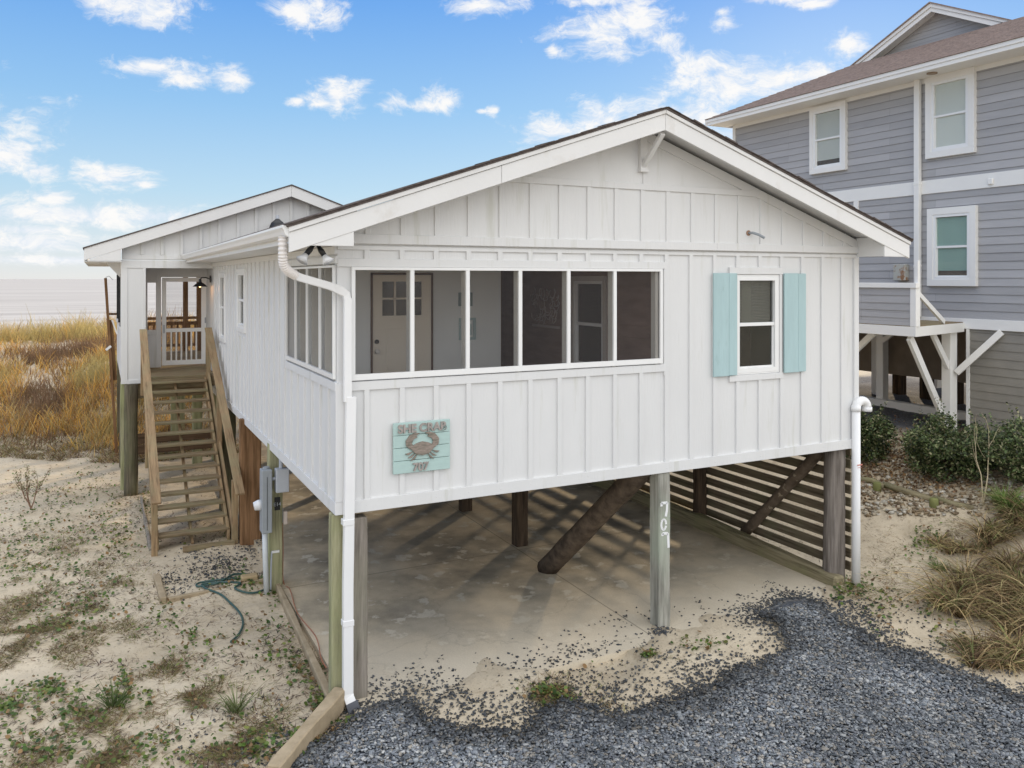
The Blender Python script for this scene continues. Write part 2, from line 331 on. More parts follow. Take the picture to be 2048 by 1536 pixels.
b0 = _n.new('ShaderNodeBump'); b0.inputs['Strength'].default_value=.35; b0.inputs['Distance'].default_value=.5; _t.links.new(q0.outputs[0], b0.inputs['Height']); _t.links.new(b0.outputs[0], _n['Principled BSDF'].inputs['Normal'])

# ------------------------------------------------------------------ mesh builder
class MB:
    def __init__(s): s.v = []; s.f = []
    def add(s, vs, fs):
        o = len(s.v); s.v += [tuple(p) for p in vs]; s.f += [tuple(i+o for i in f) for f in fs]; return s
    def box(s, x0, x1, y0, y1, z0, z1):
        return s.add([(x0,y0,z0),(x1,y0,z0),(x1,y1,z0),(x0,y1,z0),(x0,y0,z1),(x1,y0,z1),(x1,y1,z1),(x0,y1,z1)],
            [(0,3,2,1),(4,5,6,7),(0,1,5,4),(1,2,6,5),(2,3,7,6),(3,0,4,7)])
    def bar(s, a, b, w, h, up=(0,0,1)):
        a = Vector(a); b = Vector(b); d = (b-a).normalized(); up = Vector(up)
        sx = d.cross(up)
        if sx.length < 1e-4: sx = d.cross(Vector((1,0,0)))
        sx.normalize(); uz = sx.cross(d).normalized()
        vs = [q+sx*i*w/2+uz*j*h/2 for q in (a, b) for i, j in ((-1,-1),(1,-1),(1,1),(-1,1))]
        return s.add(vs, [(0,3,2,1),(4,5,6,7),(0,1,5,4),(1,2,6,5),(2,3,7,6),(3,0,4,7)])
    def poly(s, pts, d):       # extrude polygon pts by vector d
        n = len(pts); d = Vector(d); a = [Vector(p) for p in pts]
        return s.add(a+[p+d for p in a], [tuple(range(n))[::-1], tuple(range(n, 2*n))]+[(i, (i+1) % n, n+(i+1) % n, n+i) for i in range(n)])
    def quad(s, *p): return s.add(p, [tuple(range(len(p)))])
    def tube(s, pts, r, n=10, cap=True):
        pts = [Vector(p) for p in pts]; m = len(pts); rr = r if isinstance(r, (list, tuple)) else [r]*m
        vs = []; up = Vector((0,0,1)); prev = None
        for i, p in enumerate(pts):
            d = (pts[min(i+1,m-1)]-pts[max(i-1,0)]).normalized()
            if prev is None:
                sx = d.cross(up)
                if sx.length < 1e-3: sx = d.cross(Vector((1,0,0)))
            else: sx = prev-d*prev.dot(d)
            sx.normalize(); prev = sx; uz = d.cross(sx)
            for k in range(n):
                t = 2*math.pi*k/n; vs.append(p+(sx*math.cos(t)+uz*math.sin(t))*rr[i])
        fs = [(i*n+k, i*n+(k+1)%n, (i+1)*n+(k+1)%n, (i+1)*n+k) for i in range(m-1) for k in range(n)]
        if cap: fs += [tuple(range(n))[::-1], tuple(range((m-1)*n, m*n))]
        return s.add(vs, fs)
    def rtube(s, pts, w, h):    # rectangular section tube (downspout)
        pts = [Vector(p) for p in pts]; vs = []; m = len(pts)
        for i, p in enumerate(pts):
            d = (pts[min(i+1,m-1)]-pts[max(i-1,0)]).normalized()
            sx = Vector((0,1,0))-d*d.y; sx.normalize(); uz = d.cross(sx)
            for a, b in ((-1,-1),(1,-1),(1,1),(-1,1)): vs.append(p+sx*a*h/2+uz*b*w/2)
        fs = [(i*4+k, i*4+(k+1)%4, (i+1)*4+(k+1)%4, (i+1)*4+k) for i in range(m-1) for k in range(4)]
        return s.add(vs, fs+[(3,2,1,0), tuple(range((m-1)*4, m*4))])
def base_of(o):
    while o.parent: o = o.parent
    return o.location if o.type == 'EMPTY' else Vector((0,0,0))
def part(name, mb, m, parent=None, bevel=0.0, smooth=False, label=None):
    me = bpy.data.meshes.new(name); off = base_of(parent) if parent else Vector((0,0,0))
    me.from_pydata([(x-off.x, y-off.y, z-off.z) for x, y, z in mb.v], [], mb.f); me.update()
    bm = bmesh.new(); bm.from_mesh(me); bmesh.ops.recalc_face_normals(bm, faces=bm.faces); bm.to_mesh(me); bm.free()
    if smooth: me.polygons.foreach_set('use_smooth', [True]*len(me.polygons))
    me.materials.append(m); o = bpy.data.objects.new(name, me); COL.objects.link(o); o.parent = parent
    if bevel:
        b = o.modifiers.new('bevel', 'BEVEL'); b.width = bevel; b.segments = 1; b.limit_method = 'ANGLE'
    if smooth:
        pass
    if label: o['label'] = label
    return o
def thing(name, label, cat, loc=(0,0,0), group=None):
    o = bpy.data.objects.new(name, None); COL.objects.link(o); o.location = loc; o.empty_display_size = .2
    o['label'] = label; o['category'] = cat
    if group: o['group'] = group
    return o
def tag(o, label, cat, group=None, kind=None):
    if label: o['label'] = label
    if cat: o['category'] = cat
    if group: o['group'] = group
    if kind: o['kind'] = kind
    return o
def npmesh(name, V, Fq, m, colr=None, smooth=False):
    me = bpy.data.meshes.new(name); nf, k = Fq.shape
    me.vertices.add(len(V)); me.vertices.foreach_set('co', V.astype(np.float32).ravel())
    me.loops.add(nf*k); me.loops.foreach_set('vertex_index', Fq.astype(np.int32).ravel())
    me.polygons.add(nf); me.polygons.foreach_set('loop_start', np.arange(0, nf*k, k, dtype=np.int32)); me.polygons.foreach_set('loop_total', np.full(nf, k, np.int32))
    if smooth: me.polygons.foreach_set('use_smooth', np.ones(nf, bool))
    me.update(calc_edges=True)
    if colr is not None:
        a = me.color_attributes.new('Col', 'FLOAT_COLOR', 'POINT'); c = np.ones((len(V), 4), np.float32); c[:, :3] = colr; a.data.foreach_set('color', c.ravel())
    me.materials.append(m); o = bpy.data.objects.new(name, me); COL.objects.link(o)
    return o

# ------------------------------------------------------------------ ground and sea
def axis(lo, a, b, hi, st, g=1.12):
    mid = list(np.arange(a, b+1e-6, st)); l = []; x = a; s = st
    while x > lo: s *= g; x -= s; l.append(x)
    r = []; x = b; s = st
    while x < hi: s *= g; x += s; r.append(x)
    return np.array(l[::-1]+mid+r)
ax = axis(-3000, -8, 14, 3000, .07); ay = axis(-3000, -6, 13, 70, .07, 1.06)
gx, gy = np.meshgrid(ax, ay, indexing='ij'); nx, ny = gx.shape
gz = HG(gx, gy)
# gravel drive outline
GE = [P(u, v, 'z', 0)[:2] for u, v in ((560,1560),(605,1504),(687,1462),(740,1432),(800,1412),(850,1430),(920,1470),(1020,1466),(1129,1412),(1273,1425),(1400,1385),(1500,1330),(1560,1300),(1545,1262),(1505,1228),(1540,1205),(1617,1196),(1665,1232),(1750,1290),(1900,1345),(2048,1402),(2200,1450))]+[(8.5,-5),(8.5,-12),(-4,-12),(-2.4,-3)]
GE = [(float(a), float(b)) for a, b in GE]
def inpoly(x, y, poly):
    c = np.zeros(x.shape, bool); n = len(poly)
    for i in range(n):
        x1, y1 = poly[i]; x2, y2 = poly[(i+1) % n]
        k = ((y1 > y) != (y2 > y)) & (x < (x2-x1)*(y-y1)/(y2-y1+1e-12)+x1); c ^= k
    return c
def pdist(x, y, poly):
    dm = np.full(x.shape, 1e9)
    for i in range(len(poly)):
        x1, y1 = poly[i]; x2, y2 = poly[(i+1) % len(poly)]; dx, dy = x2-x1, y2-y1
        t = np.clip(((x-x1)*dx+(y-y1)*dy)/(dx*dx+dy*dy), 0, 1); dm = np.minimum(dm, np.hypot(x-x1-t*dx, y-y1-t*dy))
    return np.where(inpoly(x, y, poly), dm, -dm)
gd_ = pdist(gx, gy, GE)+(fbm(gx*3, gy*3)-.47)*.36
gm = ss(gd_, .0, .22)
gz = gz+gm*.03
gm = np.maximum(gm, .9*ss(gx,11.6,12.6)*(1-ss(gx,20,21))*ss(gy,2.3,3.0)*(1-ss(gy,9.5,10.5)))
V = np.stack([gx.ravel(), gy.ravel(), gz.ravel()], 1)
idx = np.arange(nx*ny).reshape(nx, ny)
Fq = np.stack([idx[:-1,:-1], idx[1:,:-1], idx[1:,1:], idx[:-1,1:]], -1).reshape(-1, 4)
go = npmesh('sand_ground', V, Fq, sandm, smooth=True)
at = go.data.attributes.new('gravel', 'FLOAT', 'POINT'); at.data.foreach_set('value', gm.ravel().astype(np.float32))
tag(go, None, None, kind='structure')
sea = MB(); sea.quad((-30000,38,-1.75),(30000,38,-1.75),(30000,50000,-1.75),(-30000,50000,-1.75))
tag(part('sea_water', sea, m_sea), None, None, kind='structure')
slab = MB()
SL = [(.12,-.3),(6.6,-.3),(7.0,.2),(7.0,10.6),(.12,10.6)]
slab.poly([(x, y, -.10) for x, y in SL], (0,0,.135))
tag(part('concrete_slab', slab, slabm), None, None, kind='structure')

# ------------------------------------------------------------------ beach house
Wd = 7.32; ZB = 1.925; ZT = 4.61
H = thing('beach_house', 'white board and batten beach cottage raised on wooden pilings over a concrete slab', 'house', (0,0,0))
fw = MB()   # front wall pieces, outer face at y=0
T = .10
ZT = 4.64; fw.box(0, .15, 0, T, ZB, ZT); fw.box(.15, 3.96, 0, T, ZB, 3.24); fw.box(.15, 3.96, 0, T, 4.39, ZT)
fw.box(3.96, 5.13, 0, T, ZB, ZT); fw.box(5.13, 5.86, 0, T, ZB, 3.06); fw.box(5.13, 5.86, 0, T, 4.31, ZT); fw.box(5.86, Wd, 0, T, ZB, ZT)
bat = lambda x, z0, z1: fw.box(x-.028, x+.028, -.023, .004, z0, z1)
for k in range(20):
    x = .300+.374*k
    if x > 7.2: break
    if x < 3.93: bat(x, 2.04, 3.15); bat(x, 4.465, 4.57)
    elif 5.05 < x < 5.93: bat(x, 2.04, 3.0); bat(x, 4.42, 4.57)
    else: bat(x, 2.04, 4.57)
fw.box(.02, 4.02, -.024, .002, 3.148, 3.238); fw.box(.0, 4.02, -.024, .002, 4.392, 4.475)
fw.box(4.0, 4.06, -.022, .003, 3.10, 4.39)
fw.box(-.02, Wd, -.026, .002, ZB-.004, 2.048); fw.box(0, Wd, -.022, .002, 4.563, 4.606)
fw.box(-.022, .10, -.03, .05, 2.05, 3.23); fw.box(Wd-.07, Wd+.02, -.03, .05, 2.05, 4.56)
for k in range(20):      # galvanised nail heads on the skirt and battens
    x = .300+.374*k
    if x < 7.1:
        for z in (1.985, 2.5): fw.box(x-.006, x+.006, -.0295 if z < 2 else -.0255, -.01, z-.006+.01*math.sin(k*3), z+.006+.01*math.sin(k*3))
part('front_wall', fw, white, H, .003)
# gable
rs = .345; PX = 3.66
def roofz(x, top=6.227): return top-rs*abs(x-PX)
gw = MB()
gt = lambda x: roofz(x)-.16
gw.poly([(-.02,-.035,4.622),(Wd+.02,-.035,4.622),(Wd+.02,-.035,gt(Wd+.02)),(PX,-.035,gt(PX)),(-.02,-.035,gt(-.02))], (0,.12,0))
gw.box(-.02, 4.79, -.058, -.03, 4.625, 4.722); gw.box(4.793, Wd+.02, -.056, -.03, 4.625, 4.720)
for k in range(20):
    x = .300+.374*k
    if x > 7.2: break
    zt = min(5.33, gt(x)-.01)
    if zt > 4.75: gw.box(x-.028, x+.028, -.052, -.03, 4.715, zt)
gw.box(1.78, 5.56, -.058, -.03, 5.33, 5.405)
for sgn in (-1, 1):   # rake trim along the underside
    x0 = PX+sgn*.02; x1 = PX+sgn*3.55
    gw.poly([(x0,-.054,gt(x0)-.02),(x1,-.054,gt(x1)-.02),(x1,-.054,gt(x1)-.13),(x0,-.054,gt(x0)-.13)], (0,.02,0))
gw.box(3.70-.028+.0, 3.72, -.05, -.03, 5.40, 5.58)
part('gable', gw, white, H, .003)
# side wall x=0
sw = MB()
def sbox(y0, y1, z0, z1): sw.box(0, T, y0, y1, z0, z1)
ww = [(8.15,8.87,3.11,4.34),(5.75,6.55,3.42,4.40)]
sbox(T, 2.40, ZB, 3.24); sbox(T, 2.40, 4.42, 4.60); sbox(2.40, ww[1][0], ZB, 4.60)
for a in ww: sbox(a[0], a[1], ZB, a[2]); sbox(a[0], a[1], a[3], 4.60)
sbox(ww[1][1], ww[0][0], ZB, 4.60); sbox(ww[0][1], 11.2, ZB, 4.60)
y = 2.75
sb = lambda y, z0, z1: sw.box(-.024, .004, y-.03, y+.03, z0, z1)
k = 0
for k in range(28):
    y = .30+.374*k
    if y > 10.0: break
    if y < 2.45: sb(y, 2.04, 3.15); continue
    hit = [a for a in ww if a[0]-.06 < y < a[1]+.06]
    if hit: a = hit[0]; sb(y, 2.04, a[2]-.1); sb(y, a[3]+.1, 4.52)
    else: sb(y, 2.04, 4.52)
sw.box(-.026, .002, -.024, 10.05, ZB-.003, 2.046); sw.box(-.026, .002, -.02, 2.46, 3.15, 3.24); sw.box(-.024, .002, -.02, 2.46, 4.425, 4.50)
sw.box(-.022, .002, 2.40, 2.46, 3.24, 4.42); sw.box(-.028, .003, .0, 11.2, 4.52, 4.60)
part('side_wall', sw, white, H, .003)
bw = MB(); bw.box(Wd-T, Wd, T, 11.2, ZB, 4.60); bw.box(0, Wd, 11.2, 11.3, ZB, 4.6)
part('rear_walls', bw, white, H)
# roof
rf = MB()
yf, yb = -.52, 10.06
for sgn, xe in ((-1, -.585), (1, 7.80)):
    ze = roofz(xe)
    rf.poly([(PX,yf,6.235),(xe-.02*(-sgn),yf,roofz(xe)+.008),(xe,yf,roofz(xe)-.022),(PX,yf,6.205)], (0,yb-yf,0))
sx = None
part('roof', rf, shing, H)
# shingle courses show as a ragged edge on the rakes
rg = MB(); x = -.58
while x < 7.78:
    w = random.uniform(.10,.22); zc = roofz(x+w/2)+.008
    a = Vector((x, 0, roofz(x)+.012)); b = Vector((min(x+w,7.79), 0, roofz(min(x+w,7.79))+.012))
    yy = yf-.012-random.random()*.014
    hh = random.choice((.0,.0,.006,.012))
    rg.poly([(a.x,yy,a.z-.008),(b.x,yy,b.z-.008),(b.x,yy,b.z+hh*.5),(a.x,yy,a.z+hh)], (0,.14,0)); x += w
part('shingle_edge', rg, shing, H)
fs = MB()
def rake(x0, x1, y0, y1, up, dn, top=6.205):
    fs.poly([(x0,y0,roofz(x0,top)-up),(x1,y0,roofz(x1,top)-up),(x1,y0,roofz(x1,top)-dn),(x0,y0,roofz(x0,top)-dn)], (0,y1-y0,0))
rake(-.57, 1.58, -.495, -.46, .05, .235); rake(1.583, 3.658, -.497, -.46, .05, .235); rake(3.662, 7.775, -.496, -.46, .05, .235)
rake(-.575, 3.658, -.512, -.46, .0, .047); rake(3.662, 7.785, -.512, -.46, .0, .047)
fs.poly([(-.56,-.488,4.578),(.035,-.488,4.578),(.035,-.488,roofz(.035,6.205)-.238),(-.56,-.488,roofz(-.56,6.205)-.238)][:4] if False else [(-.56,-.488,4.578),(.035,-.488,4.578),(.035,-.488,roofz(.035,6.205)-.23)], (0,.03,0))
fs.poly([(7.765,-.488,4.57),(7.29,-.488,4.57),(7.29,-.488,roofz(7.29,6.205)-.23)], (0,.03,0))
fs.box(7.30, 7.33, -.46, -.0, 4.575, 4.84)       # boxed return cheek
fs.box(-.53, -.50, -.458, 10.05, 4.60, 4.735)     # eave fascia left
fs.box(7.72, 7.75, -.458, 10.05, 4.60, 4.735)
part('fascia', fs, fasc, H, .004)
sf = MB(); sf.box(-.50, 0, -.457, 10.05, 4.605, 4.625); sf.box(Wd, 7.72, -.457, 10.05, 4.60, 4.62)
for sgn in (-1, 1):
    x0, x1 = PX, PX+sgn*3.9
    sf.poly([(x0,-.458,roofz(x0)-.10),(x1,-.458,roofz(x1)-.10),(x1,-.458,roofz(x1)-.12),(x0,-.458,roofz(x0)-.12)], (0,.50,0))
part('soffit', sf, fasc, H)
gu = MB()
prof = [(-.532,4.748),(-.532,4.655),(-.575,4.655),(-.60,4.675),(-.612,4.71),(-.628,4.74),(-.628,4.762),(-.618,4.762),(-.60,4.71),(-.57,4.672),(-.545,4.672),(-.545,4.748)]
gu.poly([(x, -.47, z) for x, z in prof], (0,10.5,0))
gu.poly([(x, -.478, z) for x, z in prof[:7]], (0,.006,0)); gu.poly([(x, 10.03, z) for x, z in prof[:7]], (0,.006,0))
part('gutter', gu, vinyl, H)
kb = MB(); kb.bar((3.66,-.06,5.60),(3.66,-.44,5.94),.045,.06,(1,0,0)); kb.box(3.61,3.71,-.085,-.03,5.56,5.97); kb.box(3.60,3.72,-.10,-.03,5.54,5.57); kb.bar((3.66,-.40,5.985),(3.66,-.03,5.985),.06,.05)
part('knee_brace', kb, fasc, H, .003)
# underfloor
uf = MB(); uf.box(.03, Wd-.03, .03, 11.15, 2.0, 2.04)
for y in (.14, 3.6, 7.2, 10.9): uf.box(.05, Wd-.05, y-.05, y+.05, 1.90 if y > .2 else 1.935, 1.998)
for i in range(18): uf.box(.05+i*.42, .09+i*.42, .2, 10.8, 1.945, 1.997)
part('floor_framing', uf, w_dark, H)
fl = MB(); fl.box(.03, Wd-.03, .05, 11.2, 2.16, 2.2); fl.box(.1, Wd-.1, .1, 11.2, 4.56, 4.60)
part('interior_floor', fl, mat('sunwashed_floor', (.55,.48,.40), .6, .3, var=.1), H)
# porch interior
iw = MB(); iw.box(T, 1.09, 2.45, 2.53, 2.2, 4.56); iw.box(1.955, 3.0, 2.45, 2.53, 2.2, 4.56); iw.box(1.09, 1.955, 2.45, 2.53, 4.345, 4.56)
iw.box(2.92, 3.0, 2.53, 4.5, 2.2, 4.56)
part('porch_inner_wall', iw, tealwall, H, .002)
iw = MB(); iw.box(3.0, 4.1, 4.5, 4.56, 2.2, 4.56); iw.box(4.06, 4.14, .1, 1.36, 2.2, 4.56); iw.box(4.06, 4.14, 2.22, 4.5, 2.2, 4.56); iw.box(4.06, 4.14, 1.36, 2.22, 2.2, 3.05); iw.box(4.06,4.14,1.36,2.22,4.27,4.56)
iw.box(4.0,7.2,4.5,4.56,2.2,4.56)
for z in np.arange(2.4, 4.5, .16):
    iw.box(4.052,4.07,.12,1.30,z,z+.15); iw.box(4.052,4.07,2.30,4.5,z,z+.15)
part('dark_inner_wall', iw, brownwall, H)
st = MB()
for x in (.80,1.425,2.058,2.68,3.305,3.93): st.box(x-.045, x+.0, .0, .09, 3.24, 4.40)
for y in (.63,1.235,1.84): st.box(.03,.10,y-.02,y+.02,3.24,4.42)
st.box(.11,3.96,.02,.11,3.20,3.235)
part('screen_studs', st, mat('stud_grey_paint', (.55,.53,.48), .7, .2, var=.1, vscale=4), H, .002)
# mural on the dark inner wall
mu = MB(); 
for i in range(46):
    a = random.uniform(0, 6.28); cy = random.uniform(2.62,3.42); cz = random.uniform(3.62,4.08); r = random.uniform(.03,.10)
    pts = [(4.045, cy+r*math.cos(a+t)*random.uniform(.6,1)+t*.02, cz+r*math.sin(a+t)*random.uniform(.7,1.1)) for t in np.arange(0, 4, .5)]
    mu.tube(pts, .007, 4)
mu.box(4.04,4.05,2.58,3.46,3.52,3.56)
part('wall_art', mu, mat('chalky_grey', (.42,.38,.36), .8, .1), H)
# interior door
dr = thing('tmp', '', '') if False else None
dm = MB(); dm.box(1.112, 1.935, 2.44, 2.48, 2.22, 3.78)
dm.box(1.112, 1.245, 2.44, 2.48, 3.78, 4.325); dm.box(1.80, 1.935, 2.44, 2.48, 3.78, 4.325); dm.box(1.245, 1.80, 2.44, 2.48, 4.235, 4.325)
for x in (1.42, 1.61): dm.box(x-.012, x+.012, 2.437, 2.48, 3.78, 4.235)
dm.box(1.245, 1.80, 2.437, 2.48, 3.995, 4.02)
for x0, x1 in ((1.30,1.74),):
    for a in ((x0,x1,3.60,3.606),(x0,x1,2.35,2.356),(x0,x0+.006,2.35,3.6),(x1-.006,x1,2.35,3.6)): dm.box(a[0],a[1],2.434,2.442,a[2],a[3])
D = part('door', dm, cream, H, .002)
part('door_pane', MB().box(1.245,1.80,2.46,2.465,3.78,4.235), mat('dark_pane', (.05,.055,.055), .1, .6), D)
df = MB(); df.box(1.085,1.108,2.425,2.50,2.2,4.35); df.box(1.938,1.96,2.425,2.50,2.2,4.35); df.box(1.085,1.96,2.425,2.5,4.33,4.352)
part('door_frame', df, mat('dark_door_gap', (.10,.06,.045), .7), D)
kn = MB(); kn.tube([(1.17,2.44,3.31),(1.17,2.39,3.31)], [.018,.03], 10); kn.tube([(1.17,2.445,3.31),(1.17,2.43,3.31)], .035, 12)
part('door_knob', kn, steel, D, smooth=False)
part('door_deadbolt', MB().tube([(1.165,2.445,3.44),(1.165,2.42,3.44)], .03, 12), black, D)
# framed pictures on the pale wall
for n_, (u0,v0,u1,v1), mm in (('a',(917,585,944,612),tealwall),('b',(918,636,951,679),teal)):
    a = P(u0,v0,'y',2.44); b = P(u1,v1,'y',2.44); fr = MB(); w = .035
    fr.box(a.x,b.x,2.42,2.445,a.z-w,a.z); fr.box(a.x,b.x,2.42,2.445,b.z,b.z+w); fr.box(a.x,a.x+w,2.42,2.445,b.z+w,a.z-w); fr.box(b.x-w,b.x,2.42,2.445,b.z+w,a.z-w)
    if n_ == 'b': fr.box(a.x+w+.03, b.x-w-.03, 2.43, 2.446, b.z+w+.03, a.z-w-.05)
    else: fr.box(a.x+w, b.x-w, 2.43, 2.446, b.z+w, a.z-w)
    f = part('wall_frame', fr, mat('frame_teal_'+n_, (.27,.35,.35) if n_=='a' else (.42,.54,.54), .6), None)
    tag(f, 'small square grey plaque high on the pale porch wall' if n_=='a' else 'teal picture frame below the grey plaque on the pale porch wall', 'picture frame')
# screens
def screens(name, ax_, a0, a1, z0, z1, mull, w=.022, fr=.038):
    fb = MB(); sc = MB()
    def bx(p0, p1, q0, q1, d0, d1, mb=fb):
        if ax_ == 'y': mb.box(p0, p1, d0, d1, q0, q1)
        else: mb.box(d0, d1, p0, p1, q0, q1)
    o0, o1 = (-.035, -.003)
    bx(a0-fr, a1+fr, z1, z1+fr*.8, o0, o1); bx(a0-fr, a1+fr, z0-fr*1.6, z0, o0, o1); bx(a0-fr, a0, z0, z1, o0, o1); bx(a1, a1+fr, z0, z1, o0, o1)
    for m_ in mull: bx(m_-w, m_+w, z0, z1, o0+.001, o1)
    f = part(name, fb, vinyl, H, .002)
    bx(a0, a1, z0, z1, -.012, -.010, sc); part('screen_mesh', sc, m_screen, f)
screens('front_screen_frame', 'y', .177, 3.935, 3.312, 4.36, (.78,1.406,2.038,2.657,3.285))
screens('side_screen_frame', 'x', .062, 2.374, 3.315, 4.385, (.63,1.235,1.84), .010, .03)
# double-hung windows
def dhung(nm, ax_, pl, s, a0, a1, z0, z1, glass, framem, blindm=None, trim=.0, fr=.045, parent=None, blz=None, mid=None, dep=.05, bb=None, flat=False):
    """pl: plane coordinate, s: outward sign (-1)"""
    def bx(mb, p0, p1, q0, q1, d0, d1):
        lo, hi = sorted((pl+s*d0, pl+s*d1))
        if ax_ == 'y': mb.box(p0, p1, lo, hi, q0, q1)
        else: mb.box(lo, hi, p0, p1, q0, q1)
    mid = (z0+z1)/2 if mid is None else mid
    fb = MB()
    if trim:
        ti = -.065 if flat else -.01
        bx(fb, a0-trim, a1+trim, z1, z1+trim, ti, .03); bx(fb, a0-trim, a1+trim, z0-trim, z0, ti, .03)
        bx(fb, a0-trim, a0, z0, z1, ti, .03); bx(fb, a1, a1+trim, z0, z1, ti, .03)
    f = part(nm, fb if trim else MB().add(*_frame(bx, a0, a1, z0, z1, fr)), framem, parent, .003)
    sh = MB(); bx(sh, a0, a1, z1-fr, z1, -.05, .018); bx(sh, a0, a1, z0, z0+fr, -.05, .018); bx(sh, a0, a0+fr, z0+fr, z1-fr, -.05, .018); bx(sh, a1-fr, a1, z0+fr, z1-fr, -.05, .018)
    bx(sh, a0+fr, a1-fr, mid-.022, mid+.022, -.04, .004)
    bx(sh, a0+fr, a0+fr+.02, z0+fr, mid-.022, -.04, -.012); bx(sh, a1-fr-.02, a1-fr, z0+fr, mid-.022, -.04, -.012); bx(sh, a0+fr+.02, a1-fr-.02, z0+fr, z0+fr+.025, -.04, -.012)
    part('sash', sh, vinyl, f, .002)
    gp = MB(); bx(gp, a0+fr, a1-fr, z0+fr, z1-fr, -.03, -.028); part('pane', gp, glass, f)
    if blindm:
        bl = MB(); zz = z1-fr-.01; zb_ = blz if blz is not None else z0+fr
        while zz > zb_:
            bx(bl, a0+fr, a1-fr, zz-.016, zz-.002, *((-.038,-.034) if flat else (-.075,-.07))); zz -= .020
        part('blind', bl, blindm, f)
    bk_ = MB(); bx(bk_, a0, a1, z0, z1, *((-.0425,-.041) if flat else (-dep-.45,-dep-.44))); part('dark_room', bk_, bb or dark, f)
    return f
def _frame(bx, a0, a1, z0, z1, fr):
    m_ = MB(); bx(m_, a0-.02, a1+.02, z1, z1+.02, -.02, .012); bx(m_, a0-.02, a1+.02, z0-.02, z0, -.02, .012); bx(m_, a0-.02, a0, z0, z1, -.02, .012); bx(m_, a1, a1+.02, z0, z1, -.02, .012)
    return m_.v, m_.f
f1 = dhung('shuttered_window', 'y', 0, -1, 5.14, 5.85, 3.065, 4.305, g_win, vinyl, mat('dim_blinds', (.42,.43,.38), .6), fr=.055, parent=H, blz=3.72)
tr = MB(); tr.box(5.02, 5.93, -.030, .003, 4.33, 4.42); tr.box(5.02, 5.93, -.030, .003, 2.965, 3.04); tr.box(5.075,5.118,-.026,.003,3.04,4.33); tr.box(5.872,5.915,-.026,.003,3.04,4.33)
part('window_trim', tr, white, f1, .003)
part('lamp_shade', MB().tube([(5.32,.30,3.32),(5.32,.30,3.56)], [.11,.08], 14), mat('linen_shade', (.45,.50,.46), .7), f1)
part('curtain', MB().box(5.33,5.48,.09,.10,3.68,4.24), mat('curtain_cloth', (.46,.50,.36), .8), f1)
dhung('side_window', 'x', 0, -1, 8.19, 8.83, 3.14, 4.31, g_win, vinyl, None, trim=.07, fr=.02, parent=H)
f3 = dhung('small_side_window', 'x', 0, -1, 5.80, 6.50, 3.46, 4.37, g_win, vinyl, blindw, trim=.07, fr=.04, parent=H, bb=blindw)
f4 = dhung('porch_window', 'x', 4.06, -1, 1.40, 2.18, 3.02, 4.24, g_win, mat('dusty_white', (.50,.46,.42), .6), mat('porch_blinds', (.22,.23,.21), .6), trim=.07, fr=.04, parent=H)
# shutters
def shutter(x0, x1, z0, z1):
    m_ = MB(); w = (x1-x0)/2
    m_.box(x0, x0+w*1.28, -.052, -.026, z0, z1); m_.box(x0+w*1.28+.003, x1, -.050, -.027, z0+.004, z1-.002)
    s_ = part('shutter', m_, teal, H, .003)
shutter(4.745, 5.125, 3.045, 4.345); shutter(5.93, 6.315, 3.035, 4.345)

# pilings
def sqpost(x0, x1, y0, y1, z0, z1, m_, b=.012, nm='piling'):
    n_ = 7; mb = MB(); vs = []; 
    for i in range(n_):
        z = z0+(z1-z0)*i/(n_-1); j = lambda: random.uniform(-.004,.004)
        vs += [(x0+j(),y0+j(),z),(x1+j(),y0+j(),z),(x1+j(),y1+j(),z),(x0+j(),y1+j(),z)]
    f_ = [(3,2,1,0),tuple(range(4*n_-4,4*n_))]+[(i*4+k,i*4+(k+1)%4,i*4+4+(k+1)%4,i*4+4+k) for i in range(n_-1) for k in range(4)]
    mb.add(vs, f_); return part(nm, mb, m_, H, b)
def rpost(a, b, r0, r1, m_, nm='piling', par=None):
    a = Vector(a); b = Vector(b); n_ = 9
    pts = [a.lerp(b, i/(n_-1))+Vector((random.uniform(-.006,.006),random.uniform(-.006,.006),0)) for i in range(n_)]
    return part(nm, MB().tube(pts, [r0+(r1-r0)*i/(n_-1)+random.uniform(-.004,.004) for i in range(n_)], 14), m_, par or H, 0, True)
sqpost(-.045, .115, .03, .17, -.1, 1.915, w_green); sqpost(.135, .315, .0, .16, -.15, 1.86, w_grey)
mp_ = sqpost(3.935, 4.11, -.005, .19, -.1, 1.917, w_post, nm='numbered_piling')
rpost((7.12,.22,-.1),(7.12,.2,1.93),.15,.14, wood('grey_round_pole', (.30,.265,.235), (.17,.145,.125)))
sqpost(3.77, 3.97, 3.46, 3.66, -.1, 2.0, w_dark); sqpost(3.77, 3.97, 5.65, 5.83, -.1, 2.0, w_dark); sqpost(3.77,3.97,8.4,8.6,-.1,2.0,w_dark)
rpost((7.2,3.2,0),(7.2,3.2,2.0),.12,.11, w_dark); rpost((7.2,6.4,0),(7.2,6.4,2.0),.12,.11, w_dark); rpost((7.2,9.6,0),(7.2,9.6,2.0),.12,.11,w_dark)
sqpost(-.03, .15, 3.50, 3.68, -.1, 2.0, w_green); 
sqpost(-.09, .24, 5.70, 5.86, -.05, 2.0, w_brown, nm='boxed_brown_piling')
rpost((.02,8.0,-.1),(.02,8.0,2.0),.15,.14, w_pole); rpost((2.0,8.2,-.1),(2.0,8.2,2.0),.13,.12,w_dark)
rpost((3.70,2.38,.05),(3.93,.20,2.0),.15,.14, w_log, 'diagonal_brace_log')
rpost((7.20,2.08,.18),(7.16,.34,1.95),.085,.08, w_log2, 'diagonal_brace_log')
